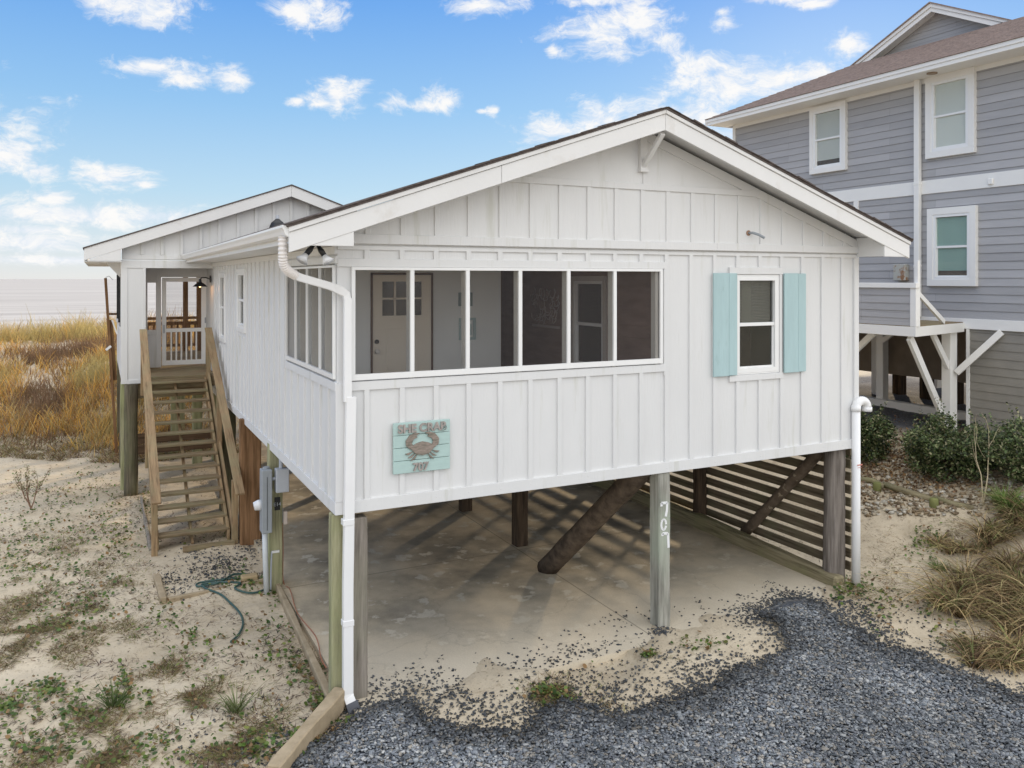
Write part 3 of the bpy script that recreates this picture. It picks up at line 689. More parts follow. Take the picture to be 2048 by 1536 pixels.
# painted 7 0 7 down the post
nm_ = MB(); yy = -.0085
def stroke(pts, w=.032):
    for a, b in zip(pts[:-1], pts[1:]):
        nm_.bar((a[0],yy,a[1]),(b[0],yy,b[1]),.004,w,(1,0,0)) if False else nm_.bar((a[0],yy,a[1]),(b[0],yy,b[1]), .006, w, (0,0,1) if abs(b[1]-a[1])<abs(b[0]-a[0]) else (1,0,0))
cx = 4.015
stroke([(cx-.045,1.515),(cx-.045,1.555),(cx+.04,1.55),(cx+.035,1.46),(cx+.018,1.385)])
stroke([(cx-.012+.036*math.cos(t),1.29+.062*math.sin(t)) for t in np.arange(0,6.5,.5)], .028)
stroke([(cx-.03,1.155),(cx-.03,1.185),(cx+.05,1.175),(cx+.055,1.09),(cx+.06,1.0)])
part('painted_numbers', nm_, mat('white_number_paint', (.82,.82,.82), .6), mp_)

# downspouts
ds = MB()
top = Vector((-.60,-.40,4.67))
path = [(-.60,-.36,4.66),(-.60,-.36,4.50),(-.585,-.33,4.40),(-.53,-.29,4.34),(-.46,-.25,4.30)]
# corrugated elbow
cr = MB(); pp = []; rr = []
ctrl = [Vector(p) for p in path]
def cat(c, t):
    n_ = len(c)-1; i = min(int(t*n_), n_-1); f = t*n_-i
    p0, p1, p2, p3 = c[max(i-1,0)], c[i], c[i+1], c[min(i+2,n_)]
    return .5*((2*p1)+(-p0+p2)*f+(2*p0-5*p1+4*p2-p3)*f*f+(-p0+3*p1-3*p2+p3)*f**3)
for i in range(73):
    pp.append(cat(ctrl, i/72)); rr.append(.042+.0045*math.sin(i*math.pi/2*.98))
cr.tube(pp, rr, 16); dp = part('corrugated_elbow', cr, mat('pinkish_white_plastic', (.78,.74,.71), .4), H, 0, False)
ds.rtube([(-.475,-.255,4.307),(-.42,-.235,4.285),(-.10,-.11,4.20),(-.02,-.085,4.165),(.04,-.072,4.12),(.055,-.072,4.04)], .075, .055)
ds.rtube([(.055,-.072,4.08),(.055,-.072,3.05)], .078, .058)
ds.rtube([(.088,-.072,3.10),(.088,-.072,1.2),(.088,-.072,.16),(.094,-.085,.12),(.125,-.13,.02)], .100, .07)
ds.v = [(x+(.03 if z > 3.04 and x > .0 else 0), y, z) for x, y, z in ds.v]
for z in (1.86, .86): ds.box(.032, .144, -.112, -.02, z-.03, z+.03)
part('downspout', ds, pipew, H, .004)
bt = MB(); bt.rtube([(.112,-.105,.075),(.132,-.142,.0)], .12, .09); part('downspout_boot', bt, corr, H, .003)
bt = MB(); c0 = [Vector((.128,-.135,.01)), Vector((.15,-.17,-.03)), Vector((.17,-.22,-.07))]
bt.tube([cat(c0, i/40) for i in range(41)], [.052+.006*math.sin(i*1.5) for i in range(41)], 16); part('drain_hose', bt, corr, H)
pr = MB(); 
arc = [Vector((7.365+.11-.11*math.cos(t), -.06, 2.47+.11*math.sin(t))) for t in np.arange(0, 3.2, .25)]
pr.tube([(7.365,-.06,-.02),(7.365,-.06,1.0),(7.365,-.06,2.47)], .058, 16); pr.tube(arc, .060, 14); pr.tube([arc[-1], arc[-1]-Vector((0,0,.06))], .068, 14); pr.tube([(7.365,-.06,2.44),(7.365,-.06,2.52)], .066, 14)
pr.v = [(x-.12, y, z) for x, y, z in pr.v]
part('drain_pipe', pr, pipew, H, 0, True)
lg = MB(); lg.box(7.205,7.30,-.122,-.118,1.70,1.715); lg.box(7.215,7.29,-.122,-.118,1.67,1.675)
part('pipe_marking', lg, mat('faded_red_print', (.62,.25,.2), .7), H)

# rear wing with gable and entry porch
RW = 'rear wing'
RP = 1.565
rz = lambda x: 6.297-.358*abs(x-RP)
rw = MB()
rw.poly([(-1.72,10.07,4.66),(4.8,10.07,4.66),(4.8,10.07,rz(4.8)-.18),(RP,10.07,rz(RP)-.18),(-1.72,10.07,rz(-1.72)-.18)], (0,.1,0))
for k in range(16):
    x = -1.35+.37*k; zt = rz(x)-.2
    if zt > 4.78 and x < 4.7: rw.box(x-.03, x+.03, 10.035, 10.075, 4.76, zt)
rw.box(-1.72, .0, 10.045, 10.075, 4.665, 4.755); rw.box(-1.74, 0, 10.06, 10.16, 4.49, 4.648)
rw.box(-1.70, -1.30, 10.08, 10.16, 2.17, 4.49); rw.box(-1.74, -1.62, 10.062, 10.085, 2.17, 4.488); rw.box(-1.34,-1.285,10.064,10.165,2.19,4.488); rw.box(-1.62,-1.34,10.062,10.085,2.165,2.24)
rw.box(-1.72, -1.64, 10.16, 15.6, 2.17, 3.22); rw.box(-1.72, -1.64, 10.16, 11.4, 3.22, 4.6); rw.box(-1.72, -1.64, 11.4, 15.6, 4.38, 4.6); rw.box(-1.72,-1.64,15.4,15.6,3.22,4.38); rw.box(-1.745,-1.62,11.3,15.5,3.20,3.25)
part('entry_porch_wall', rw, white, H, .003)
dw = MB(); dw.box(-1.64, -1.20, 11.2, 11.28, 2.36, 4.56); dw.box(-1.20,-1.03,11.2,11.28,2.36,3.17); dw.box(-1.20,-1.03,11.2,11.28,4.19,4.56); dw.box(-1.03,-.93,11.2,11.28,2.36,4.56); dw.box(-.93,.0,11.2,11.28,4.31,4.56)
dw.box(-1.03,-.93,11.19,11.205,2.36,4.56); dw.box(-1.24,-1.0,11.18,11.205,3.07,3.165); dw.box(-.9,0,11.185,11.205,4.40,4.50)
part('entry_wall', dw, white, H, .003)
sd_ = MB(); a0, a1 = -.915, -.015
sd_.box(a0, a0+.085, 11.17, 11.20, 2.40, 4.30); sd_.box(a1-.10, a1, 11.17, 11.20, 2.40, 4.30); sd_.box(a0+.085, a1-.10, 11.17, 11.20, 4.21, 4.30); sd_.box(a0+.085, a1-.10, 11.17, 11.20, 3.115, 3.195); sd_.box(a0+.085, a1-.10, 11.17, 11.20, 2.40, 2.50)
for k in range(6):
    x = a0+.085+(a1-a0-.185)*(k+1)/7; sd_.box(x-.016, x+.016, 11.172, 11.198, 2.50, 3.115)
SD = part('screen_door', sd_, vinyl, H, .003)
part('screen_mesh', MB().box(a0+.085, a1-.10, 11.187, 11.189, 2.5, 4.21), m_screen2, SD)
part('handle', MB().box(a0+.03, a0+.05, 11.14, 11.17, 3.10, 3.28), galv, SD)
part('hinge', MB().box(a1-.03, a1-.005, 11.155, 11.17, 3.30, 3.42), galv, SD)
rp_ = MB()
for xs, xe in ((RP, -2.41), (RP, 5.4)):
    rp_.poly([(xs,9.78,rz(xs)+.006),(xe,9.78,rz(xe)+.006),(xe,9.78,rz(xe)-.02),(xs,9.78,rz(xs)-.02)], (0,6.5,0))
RR = part('wing_roof', rp_, shing, H)
rf2 = MB()
for xs, xe in ((RP-.002, -2.385), (RP+.002, 5.38)):
    rf2.poly([(xs,9.80,rz(xs)-.02),(xe,9.80,rz(xe)-.02),(xe,9.80,rz(xe)-.255),(xs,9.80,rz(xs)-.255)], (0,.035,0))
rf2.poly([(-2.36,9.806,4.625),(-1.745,9.806,4.625),(-1.745,9.806,rz(-1.745)-.25)], (0,.03,0))
rf2.box(-2.39,-2.36,9.836,16.2,4.60,4.83); rf2.box(-2.36,-1.72,9.836,16.2,4.60,4.62)
rf2.poly([(-1.72,9.84,rz(-1.72)-.16),(RP,9.84,rz(RP)-.16),(RP,9.84,rz(RP)-.18),(-1.72,9.84,rz(-1.72)-.18)], (0,.23,0))
part('wing_fascia', rf2, fasc, H, .004)
cb = MB()
for y in (10.6,): cb.poly([(-1.74,y,4.30),(-1.74,y,4.60),(-2.0,y,4.60)], (0,.05,0))
part('eave_bracket', cb, fasc, H)
dk = MB(); dk.box(-1.70, -.02, 10.09, 11.2, 2.31, 2.35) ; dk.box(-1.70, 4.2, 11.3, 15.6, 2.31, 2.35)
dk.box(-1.22,-.01,9.42,10.09,2.31,2.352)
part('porch_deck', dk, w_tread, H, .004)
db = MB(); db.box(-1.20,-.03,9.425,9.46,2.12,2.305); db.box(-1.22, 0, 10.10, 10.14, 2.05, 2.30); db.box(-1.6,-.03,10.16,10.22,1.85,2.16); db.box(-1.68, 4.2, 12.5, 12.6, 2.0, 2.30); db.box(-1.68, 4.2, 15.4, 15.5, 2.0, 2.30)
part('deck_beam', db, w_tread, H, .004)
cg = MB(); cg.box(-1.64, 4.3, 11.3, 15.6, 4.52, 4.56); part('porch_ceiling', cg, fasc, H)
pp_ = MB()
for u in (371, 398): 
    q = P(u, 600, 'y', 15.4); pp_.box(q.x-.06, q.x+.06, 15.34, 15.46, 2.35, 4.52)
for x in (1.8, 3.2, 4.2): pp_.box(x-.06,x+.06,15.34,15.46,2.35,4.52)
pp_.box(-1.64,4.2,15.35,15.45,3.20,3.27); pp_.box(-1.64,4.2,15.37,15.43,3.05,3.14); pp_.box(-1.64,4.2,15.37,15.43,2.48,2.55)
for i in range(40): pp_.box(-1.6+i*.145,-1.55+i*.145,15.38,15.42,2.5,3.1)
part('rear_railing', pp_, w_brown, H, .003)
part('porch_screen', MB().box(-1.70,-1.695,11.4,15.4,3.25,4.38), m_screen, H)
for y in (11.4, 13.4, 15.36): part('porch_screen_post', MB().box(-1.73,-1.69,y,y+.05,3.25,4.38), black, H)
# pilings of the wing
rpost((-1.56,9.92,-.12),(-1.56,9.92,2.17),.13,.125, w_pole); sqpost(-1.74,-1.56,10.35,10.53,-.1,2.17,w_green); sqpost(-1.72,-1.56,12.5,12.7,0,2.2,w_pole); sqpost(-1.72,-1.56,15.3,15.5,.2,2.2,w_pole)
for x, y in ((-.15,11.7),(-.55+.1,13.8),(.35,12.4),(1.9,11.8),(3.6,12),(1.5,15.3),(-.2,15.4)): sqpost(x-.1,x+.1,y-.1,y+.1,-.05,2.25,w_green)
cbm = MB(); cbm.box(-1.60,.3,11.50,11.55,.46,.66); cbm.box(-1.60,.3,11.50,11.55,.68,.90); part('cross_board', cbm, w_board, H, .004)

# ------------------------------------------------------------------ staircase
ST = thing('staircase', 'weathered wooden open-tread staircase climbing to the side entry porch', 'staircase', (-.75,5.8,0))
ty = lambda k: 6.05+.245*k
tz = lambda k: .19+.16*k
for k in range(14):
    y0 = ty(k)-.02; part('tread', MB().box(-1.285,-.215,y0,y0+.235,tz(k)-.04,tz(k)), w_tread, ST, .005)
sg = MB()
for x in (-1.30, -.23, -.78):
    x0, x1 = (x-.02, x+.02)
    sg.poly([(x0,5.98,.0),(x0,6.22,-.0),(x0,9.46,2.12),(x0,9.46,2.31),(x0,9.25,2.24 if x!=-.78 else 2.2),(x0,5.98,.13)] if x!=-.78 else [(x0,6.05,.0),(x0,6.25,-.0),(x0,9.44,2.08),(x0,9.44,2.22),(x0,6.05,.04)], (x1-x0,0,0))
part('stringer', sg, w_rail, ST, .004)
def post(x, y, z0, z1): part('newel_post', MB().box(x-.045,x+.045,y-.045,y+.045,z0,z1), w_rail, ST, .006)
RL = (-1.36, -.165)
for x, yb_ in ((RL[0],5.72),(RL[1],5.80)):
    post(x, yb_, -.05, 1.02+.0*x)
    post(x, 7.7, .95, 2.22); post(x, 9.44, 2.0, 3.28)
for x in RL:
    a = Vector((x,5.18,.93)); b = Vector((x,9.42,3.28))
    part('handrail', MB().bar(a, b, .135, .04), w_rail, ST, .005)
    sk = MB(); d_ = Vector((0,0,-.10)); sk.bar(a+d_+Vector((0,.28,.14)), b+d_, .035, .13); part('handrail_skirt', sk, w_rail, ST, .003)
    sk = MB(); sk.bar((x*.985,5.95,.10),(x*.985,9.42,2.30),.04,.24); part('side_board', sk, w_rail, ST, .003)
bb_ = MB(); bb_.box(-.95,-.17,5.72,5.78,-.02,.07); part('bottom_board', bb_, w_tread, ST, .004)

# ------------------------------------------------------------------ house sign
SG = thing('house_sign', 'small teal plank sign reading SHE CRAB 707 hung on the front wall', 'sign', (.88,-.03,2.27))
sx0, sx1 = .568, 1.192; zs = [2.268,2.40,2.533,2.663,2.795]
tealS = mat('sign_teal_paint', (.45,.60,.57), .6, .3, var=.08, vscale=6, stretch=(1,1,5), bump=.2, bscale=25)
for i in range(4): part('sign_board', MB().box(sx0,sx1,-.050,-.027,zs[i]+.002,zs[i+1]-.003), tealS, SG, .003)
driftw = mat('driftwood_cutout', (.36,.29,.25), .8, .2, col2=(.15,.14,.11), vscale=14, stretch=(1,1,5), bump=.3)
def ell(mb, cx, cz, rx, rz_, y0, y1, a0=0, a1=6.2832, n=18, rot=0):
    pts = []
    for i in range(n):
        t = a0+(a1-a0)*i/n; x = rx*math.cos(t); z = rz_*math.sin(t)
        pts.append((cx+x*math.cos(rot)-z*math.sin(rot), y0, cz+x*math.sin(rot)+z*math.cos(rot)))
    mb.poly(pts, (0,y1-y0,0))
cb_ = MB(); cx, cz = .88, 2.52; k = .62
cb_.poly([(cx-.15*k*1.3,-.075,cz+.02),(cx-.09*k,-.075,cz+.055),(cx,-.075,cz+.07),(cx+.09*k,-.075,cz+.055),(cx+.15*k*1.3,-.075,cz+.02),(cx+.10*k,-.075,cz-.045),(cx,-.075,cz-.06),(cx-.10*k,-.075,cz-.045)], (0,.024,0))
for s_ in (-1, 1):
    o_ = [(.105,.0),(.15,.035),(.155,.085),(.12,.135),(.07,.155),(.025,.15),(.06,.125),(.045,.115),(.085,.095),(.10,.06),(.085,.03)]
    cb_.poly([(cx+s_*x,-.07,cz+z) for x, z in o_], (0,.020,0))
    for a, b, c in (((.09,-.02),(.16,-.035),(.13,-.05)),((.07,-.035),(.135,-.075),(.10,-.075)),((.05,-.045),(.11,-.105),(.07,-.09))):
        cb_.poly([(cx+s_*a[0],-.068,cz+a[1]),(cx+s_*b[0],-.068,cz+b[1]),(cx+s_*c[0],-.068,cz+c[1])], (0,.018,0))
cb_.v = [(cx+(x-cx)*1.18, y, cz+(z-cz)*1.1-.01) for x, y, z in cb_.v]
part('crab_cutout', cb_, driftw, SG, .002)
lettr = mat('weathered_letter_wood', (.46,.40,.37), .8, .2, col2=(.27,.25,.23), vscale=20, bump=.3)
def text(s_, size, loc, m_, parent, name, rot=(math.pi/2,0,0), ext=.006, bold=.0):
    cu = bpy.data.curves.new(name, 'FONT'); cu.body = s_; cu.size = size; cu.extrude = ext; cu.offset = bold; cu.align_x = 'CENTER'
    o = bpy.data.objects.new(name+'_tmp', cu); COL.objects.link(o)
    dg = bpy.context.evaluated_depsgraph_get(); me = bpy.data.meshes.new_from_object(o.evaluated_get(dg)); bpy.data.objects.remove(o); bpy.data.curves.remove(cu)
    off = base_of(parent); R_ = Matrix.Translation(Vector(loc)-off) @ Matrix.Rotation(rot[2],4,'Z') @ Matrix.Rotation(rot[0],4,'X')
    me.transform(R_); me.materials.clear(); me.materials.append(m_); q = bpy.data.objects.new(name, me); COL.objects.link(q); q.parent = parent; return q
text('SHE CRAB', .118, (.88,-.058,2.690), lettr, SG, 'sign_lettering', ext=.009, bold=.004)
text('707', .115, (.86,-.058,2.288), lettr, SG, 'sign_number', ext=.009, bold=.003)

# ------------------------------------------------------------------ lights on the house
FL = thing('floodlight', 'twin black security floodlight with white reflector bulbs under the front eave', 'outdoor light', (-.29,-.28,4.60))
part('mounting_plate', MB().tube([(-.28,-.28,4.604),(-.28,-.28,4.585)], .05, 14), black, FL)
for s_, e_ in ((-1,(-.375,-.30,4.50)),(1,(-.205,-.32,4.49))):
    a = Vector((-.28+s_*.02,-.28,4.59)); b = Vector(e_); part('lamp_holder', MB().tube([a, a.lerp(b,.5), b], [.016,.028,.026], 12), black, FL, 0, True)
    d_ = (b-a).normalized(); d_ = Vector((d_.x*.9, d_.y-.1, d_.z)).normalized()
    part('reflector_bulb', MB().tube([b, b+d_*.03, b+d_*.075], [.028,.034,.062], 16), bulbm, FL, 0, True)
WL = thing('wall_lantern', 'black gooseneck barn light beside the screen door', 'outdoor light', (0,10.25,4.2))
part('back_plate', MB().tube([(-.026,10.25,4.27),(-.045,10.25,4.27)], .075, 16), black, WL)
part('arm', MB().tube([(-.04,10.25,4.27),(-.12,10.25,4.30),(-.20,10.25,4.30),(-.235,10.25,4.26)], .012, 8), black, WL)
part('shade', MB().tube([(-.235,10.25,4.27),(-.235,10.25,4.20),(-.235,10.25,4.165),(-.235,10.25,4.11)], [.025,.035,.09,.15], 20, False), black, WL)
part('bulb', MB().tube([(-.235,10.25,4.15),(-.235,10.25,4.115),(-.235,10.25,4.10)], [.02,.032,.012], 12), m_lit, WL, 0, True)
pl_ = bpy.data.lights.new('lantern_glow','POINT'); pl_.energy = 1.6; pl_.color=(1,.5,.2); pl_.shadow_soft_size=.03
plo = bpy.data.objects.new('lantern_glow', pl_); COL.objects.link(plo); plo.parent = WL; plo.location = (-.235,0,-.125)
q = P(555,440,'y',9.4)
BL2 = thing('gable_barn_light', 'black dome light fixture peeking above the roof edge by the rear gable', 'outdoor light', (q.x,9.95,q.z))
part('shade', MB().tube([(q.x,9.4,q.z+.03),(q.x,9.4,q.z),(q.x,9.4,q.z-.06),(q.x,9.4,q.z-.16)], [.03,.06,.13,.17], 20), black, BL2, 0, False)
part('finial', MB().tube([(q.x,9.4,q.z+.02),(q.x,9.4,q.z+.10)], .035, 10), galvl, BL2)
part('arm', MB().tube([(q.x,9.4,q.z-.02),(q.x,9.7,q.z+.0),(q.x,10.05,q.z-.05)], .015, 8), black, BL2)
q = P(1497,466,'y',-.04)
CS = thing('conduit_stub', 'bent grey conduit pipe stub sticking out of the gable above the shuttered window', 'pipe', (q.x,-.04,q.z))
part('pipe', MB().tube([(q.x,-.03,q.z),(q.x+.02,-.10,q.z+.0),(q.x+.06,-.17,q.z-.03),(q.x+.10,-.22,q.z-.07)], .017, 10), galv, CS, 0, True)
part('flange', MB().tube([(q.x,-.036,q.z),(q.x,-.045,q.z)], .035, 12), mat('rusty_flange', (.35,.22,.15), .8), CS)

# ------------------------------------------------------------------ electrics on the left piling
EM = thing('electric_meter_cabinet', 'tall grey electric meter cabinet on the green piling by the stairs', 'meter box', (-.1,3.4,.8))
part('cabinet', MB().box(-.165,-.03,3.28,3.47,.84,1.69), galv, EM, .008)
part('cover_seam', MB().box(-.10,-.095,3.274,3.28,.88,1.6), black, EM)
part('meter', MB().tube([(-.165,3.38,1.21),(-.20,3.38,1.21),(-.255,3.38,1.20)], [.075,.07,.055], 16), bulbm, EM, 0, True)
part('hub', MB().tube([(-.09,3.4,1.69),(-.09,3.4,1.715)], .045, 12), galv, EM)
part('conduit', MB().tube([(-.115,3.36,.86),(-.105,3.38,.5),(-.085,3.40,-.02)], .036, 12), mat('pvc_grey_white', (.60,.64,.66), .5), EM, 0, True)
JB = thing('junction_box', 'square light grey junction box under the eave side of the wall above the meter', 'junction box', (.1,3.4,1.5))
part('box', MB().box(.02,.195,3.27,3.40,1.37,1.69), galvl, JB, .008); part('conduit', MB().tube([(.10,3.36,1.69),(.10,3.36,2.0)], .028, 10), galvl, JB); part('nipple', MB().tube([(-.03,3.36,1.55),(.02,3.36,1.55)], .022, 10), galvl, JB)
OB = thing('outlet_cover', 'beige weatherproof outlet cover on the right of the green piling', 'outlet', (.18,3.5,.9))
part('cover', MB().box(.155,.205,3.44,3.54,.88,1.06), mat('beige_plastic', (.60,.52,.46), .6), OB, .006); part('bracket', MB().box(.15,.156,3.50,3.6,.9,1.1), galv, OB)
PL_ = thing('service_placard', 'small dark stamped number plate nailed to the green piling', 'placard', (.06,3.49,1.15))
part('plate', MB().box(.04,.115,3.49,3.496,1.08,1.26), black, PL_); 
text('E14', .07, (.075,3.487,1.14), galvl, PL_, 'plate_text', ext=.001)
pq = MB(); pq.box(-.03,.00,3.49,3.50,.9,1.3); 
WB = thing('wire_bracket', 'white cable clamp and thin conduit low on the green piling', 'bracket', (.02,3.48,.3))
part('clamp', MB().box(.0,.10,3.47,3.495,.50,.53), vinyl, WB); part('thin_conduit', MB().tube([(.0,3.48,.52),(-.01,3.48,.3),(-.015,3.48,-.02)], .011, 8), galvl, WB)

# ------------------------------------------------------------------ slat screen under the house
SLT = thing('slat_screen', 'dark horizontal slat screen between the right-hand pilings under the house', 'slat fence', (7.3,5,0))
for i in range(10):
    z1 = 1.90-.18*i
    part('slat', MB().box(7.34,7.365,.12,10.6,z1-.125,z1), w_slat, SLT, .003)
for y in (4.4, 7.8, 10.3): part('upright', MB().box(7.30,7.34,y,y+.09,.1,1.92), w_slat, SLT)
cl_ = MB(); cpts = [Vector((6.98,-.02,.05)),Vector((7.02,1.5,.085)),Vector((7.06,3.2,.12)),Vector((7.08,4.8,.12)),Vector((7.1,8.5,.12)),Vector((7.1,10.4,.12))]
vs = []
for i in range(25):
    p = cat(cpts, i/24); w = .11+random.uniform(-.008,.008); h_ = .13+random.uniform(-.008,.008)
    vs += [(p.x-w,p.y,p.z-h_),(p.x+w,p.y,p.z-h_),(p.x+w,p.y,p.z+h_*.9),(p.x-w*.8,p.y,p.z+h_)]
cl_.add(vs, [(0,1,2,3),(99,98,97,96)]+[(i*4+k,i*4+(k+1)%4,i*4+4+(k+1)%4,i*4+4+k) for i in range(24) for k in range(4)])
tag(part('curb_timber', cl_, w_curb, None, .03), 'long mossy curb timber lying along the right edge of the slab', 'timber')
# edging timbers on the left
def timber(a, b, w, h, m_, lab):
    a = Vector(a); b = Vector(b); n_ = 7; vs = []; d_ = (b-a).normalized(); sx_ = d_.cross(Vector((0,0,1))).normalized()
    for i in range(n_):
        p = a.lerp(b, i/(n_-1))+Vector((0,0,random.uniform(-.006,.006))); j = random.uniform(-.008,.008)
        vs += [p-sx_*(w/2+j)-Vector((0,0,h)), p+sx_*(w/2+j)-Vector((0,0,h)), p+sx_*(w/2+j), p-sx_*(w/2+j)]
    mb = MB().add(vs, [(3,2,1,0),tuple(range(4*n_-4,4*n_))]+[(i*4+k,i*4+(k+1)%4,i*4+4+(k+1)%4,i*4+4+k) for i in range(n_-1) for k in range(4)])
    return tag(part('edging_timber', mb, m_, None, .012), lab, 'timber', 'timbers edging the sand')
timber((.09,3.55,.06),(-.03,.16,.07),.075,.12,w_timber,'thin edging timber running along the left side of the concrete slab')
timber((.02,-.04,.22),(-.80,-.98,.16),.13,.2,w_timber,'pale cracked timber angling away from the front left piling beside the gravel')
timber((-.70,-.80,.13),(-1.0,-1.25,.10),.15,.2,w_timber,'short grey-green timber end at the bottom edge beyond the angled timber')
timber((-.02,3.80,.06),(-1.35,3.70,.04),.05,.10,w_timber,'faint half-buried timber behind the garden hose')
timber((-1.39,4.62,.08),(-1.36,3.66,.07),.09,.12,w_timber,'short weathered timber end in front of the stair foot')
timber((-1.40,9.2,.10),(-1.40,6.0,.05),.05,.2,w_grey,'grey board on the ground along the left side of the staircase')
tag(part('buried_brick', MB().box(-.35,-.12,3.80,3.94,-.02,.12), mat('tan_block', (.45,.34,.2), .9, .1, var=.2), None, .02), 'tan block half buried beside the white conduit', 'block')
# orange cord and hose
def curve_thing(name, pts, r, m_, lab, cat_, n=90):
    c = [Vector(p) for p in pts]; mb = MB().tube([cat(c, i/n) for i in range(n+1)], r, 8)
    return tag(part(name, mb, m_, None, 0, True), lab, cat_)
curve_thing('orange_cord', [(.17,3.62,1.0),(.175,3.60,.5),(.17,3.55,.06),(.19,3.2,.06),(.12,2.4,.05),(.16,1.6,.06),(.08,1.0,.07),(.09,.8,.04)], .006, orange, 'orange cord dropping down the piling and along the slab edge', 'cord')
hp = [G(u, v, .025) for u, v in ((516,1155),(470,1156),(440,1168),(420,1176),(395,1178),(400,1170),(450,1164),(505,1160),(530,1168),(528,1183),(500,1190),(470,1182),(480,1170),(440,1168),(405,1172),(412,1184),(440,1192),(458,1208),(480,1232),(486,1252),(478,1272),(462,1290))]
curve_thing('garden_hose', hp, .014, hosem, 'dark green garden hose lying loosely coiled on the sand', 'hose', 240)

# ------------------------------------------------------------------ leaning outdoor post on the far left
lp = thing('weathered_rail_post', 'tall thin brown post with a broken rail and white board beside the rear porch', 'post', (-1.95,13.2,0))
part('pole', MB().bar(P(211,556,'y',13.2), P(233,905,'y',13.2), .06, .06), w_brown, lp, .004); part('thick_post', MB().bar(P(220,640,'y',13.3), P(229,760,'y',13.3), .11,.11), w_brown, lp, .004)
part('white_board', MB().bar(P(224,640,'y',13.15), P(234,668,'y',13.15), .07,.03), vinyl, lp); part('white_cap', MB().bar(P(212,700,'y',13.15), P(222,692,'y',13.15), .06,.05), vinyl, lp)
part('wire', MB().tube([P(211,555,'y',13.2),P(218,552,'y',13.2),P(226,560,'y',13.2)], .008, 6), galvl, lp); part('cross_rail', MB().bar(P(218,628,'y',13.2), P(231,628,'y',13.6), .05,.05), w_brown, lp)

# ------------------------------------------------------------------ neighbour house
NB = thing('neighbour_house', 'tall grey lap-sided neighbouring house with white trim and brown shingle roof', 'house', (15,4,1.25))
XN = 13.0
def laps(mb, y0, y1, z0, z1, x=XN, e=.158, th=.016):
    z = z0
    while z < z1-.01:
        zt = min(z+e, z1); mb.add([(x-th,y0,z),(x-th,y1,z),(x-.002,y1,zt),(x-.002,y0,zt),(x+.02,y0,z),(x+.02,y1,z)], [(0,1,2,3),(0,4,5,1)]); z += e
nw = MB(); laps(nw, .1, 8.84, 3.5, 8.4); part('lap_wall', nw, siding, NB)
nb_ = MB(); nb_.box(XN+.02, 21, .1, 8.84, 3.42, 8.38); part('inner_walls', nb_, siding, NB)
nt_ = MB(); nt_.box(XN-.03, XN+.01, .1, 8.86, 6.005, 6.28); nt_.box(XN-.03, XN+.01, .1, 8.86, 3.30, 3.50); nt_.box(XN-.03,XN+.01,.1,8.86,8.27,8.39); nt_.box(XN-.035,XN+.01,8.76,8.86,3.5,8.27)
nt_.box(XN-.032,XN+.01,4.80,4.93,3.5,6.005); part('trim_band', nt_, ntrim, NB, .004)
nd = MB(); nd.box(XN-.12,XN-.03,3.22,3.34,3.5,8.36); nd.box(XN-.125,XN-.025,3.215,3.345,4.5,4.56); nd.box(XN-.125,XN-.025,3.215,3.345,6.2,6.26); part('downspout', nd, ntrim, NB, .006)
nbl = mat('greenish_blinds', (.42,.62,.55), .6)
for (y0,y1,z0,z1,zb_) in ((2.18,2.97,6.84,8.23,None),(5.22,6.05,6.85,8.20,7.05),(2.15,2.93,4.26,5.56,4.44)):
    dhung('window', 'x', XN-.06, -1, y0, y1, z0, z1, g_nwin, ntrim, nbl if zb_ == 4.44 else blindw, trim=.13 if y0 < 5 else .11, fr=.055, parent=NB, blz=zb_, dep=.0, flat=True, bb=mat('blank_shade', (.86,.90,.84), .7) if zb_ is None else dark)
ev = MB()
E0, E1 = 9.15, -.2
ev.box(12.30,12.335,E1,E0,8.42,8.50); ev.box(12.32,12.345,E1,E0,8.34,8.42); ev.box(12.335,13.0,E1,E0,8.36,8.38); ev.box(12.30,21,E0,E0+.03,8.36,8.50)
part('eave', ev, ntrim, NB, .004)
rr2 = MB(); sl_ = .45; xg = 14.86; t_ = xg-12.28
nr = 0
zg = 8.505+sl_*t_
K = 18
for i in range(K):   # shingle courses stepping up the slope
    a = i/K; b = (i+1)/K
    p = lambda q, dz=0: ((12.28+t_*q, E0+.02-t_*q, 8.505+sl_*t_*q+dz), (12.28+t_*q, E1-.02+t_*q*.9, 8.505+sl_*t_*q+dz))
    (a0_, a1_), (b0_, b1_) = p(a, .012), p(b, 0)
    (c0_, c1_) = p(a, -.004)
    rr2.add([a0_, a1_, b1_, b0_, c0_, c1_], [(0,1,2,3),(4,5,1,0)])
rr2.quad((12.28,E0+.02,8.5),(xg,E0+.02-t_,zg),(18,E0+.02-t_,zg),(20.5,E0+.02,8.5))
yl, yr, yc = 6.60, 2.53, 4.40; zp = 10.60
for a, z_ in ((yl, 9.66), (yr, 9.66)):
    rr2.poly([(14.80,yc,zp),(14.80,a+(.10 if a>yc else -.10),z_-.045),(14.80,a+(.10 if a>yc else -.10),z_-.075),(14.80,yc,zp-.03)], (6,0,0))
part('roof', rr2, shing2, NB)
gf = MB()
for a in (yl, yr):
    s_ = 1 if a > yc else -1
    gf.poly([(14.83,yc,zp-.03),(14.83,a+s_*.08,9.62),(14.83,a+s_*.08,9.53),(14.83,yc,zp-.12)], (.03,0,0))
    gf.poly([(14.86,yc,zp-.12),(14.86,a,9.56),(14.86,a,9.44),(14.86,yc,zp-.22)], (.03,0,0))
    gf.poly([(14.87,yc,zp-.10),(14.87,a,9.52),(14.87,a,9.50),(14.87,yc,zp-.12)], (.35,0,0))
gf.box(15.13,15.17,yr+.2,yl-.2,9.60,9.68)
part('rake_fascia', gf, ntrim, NB, .003)
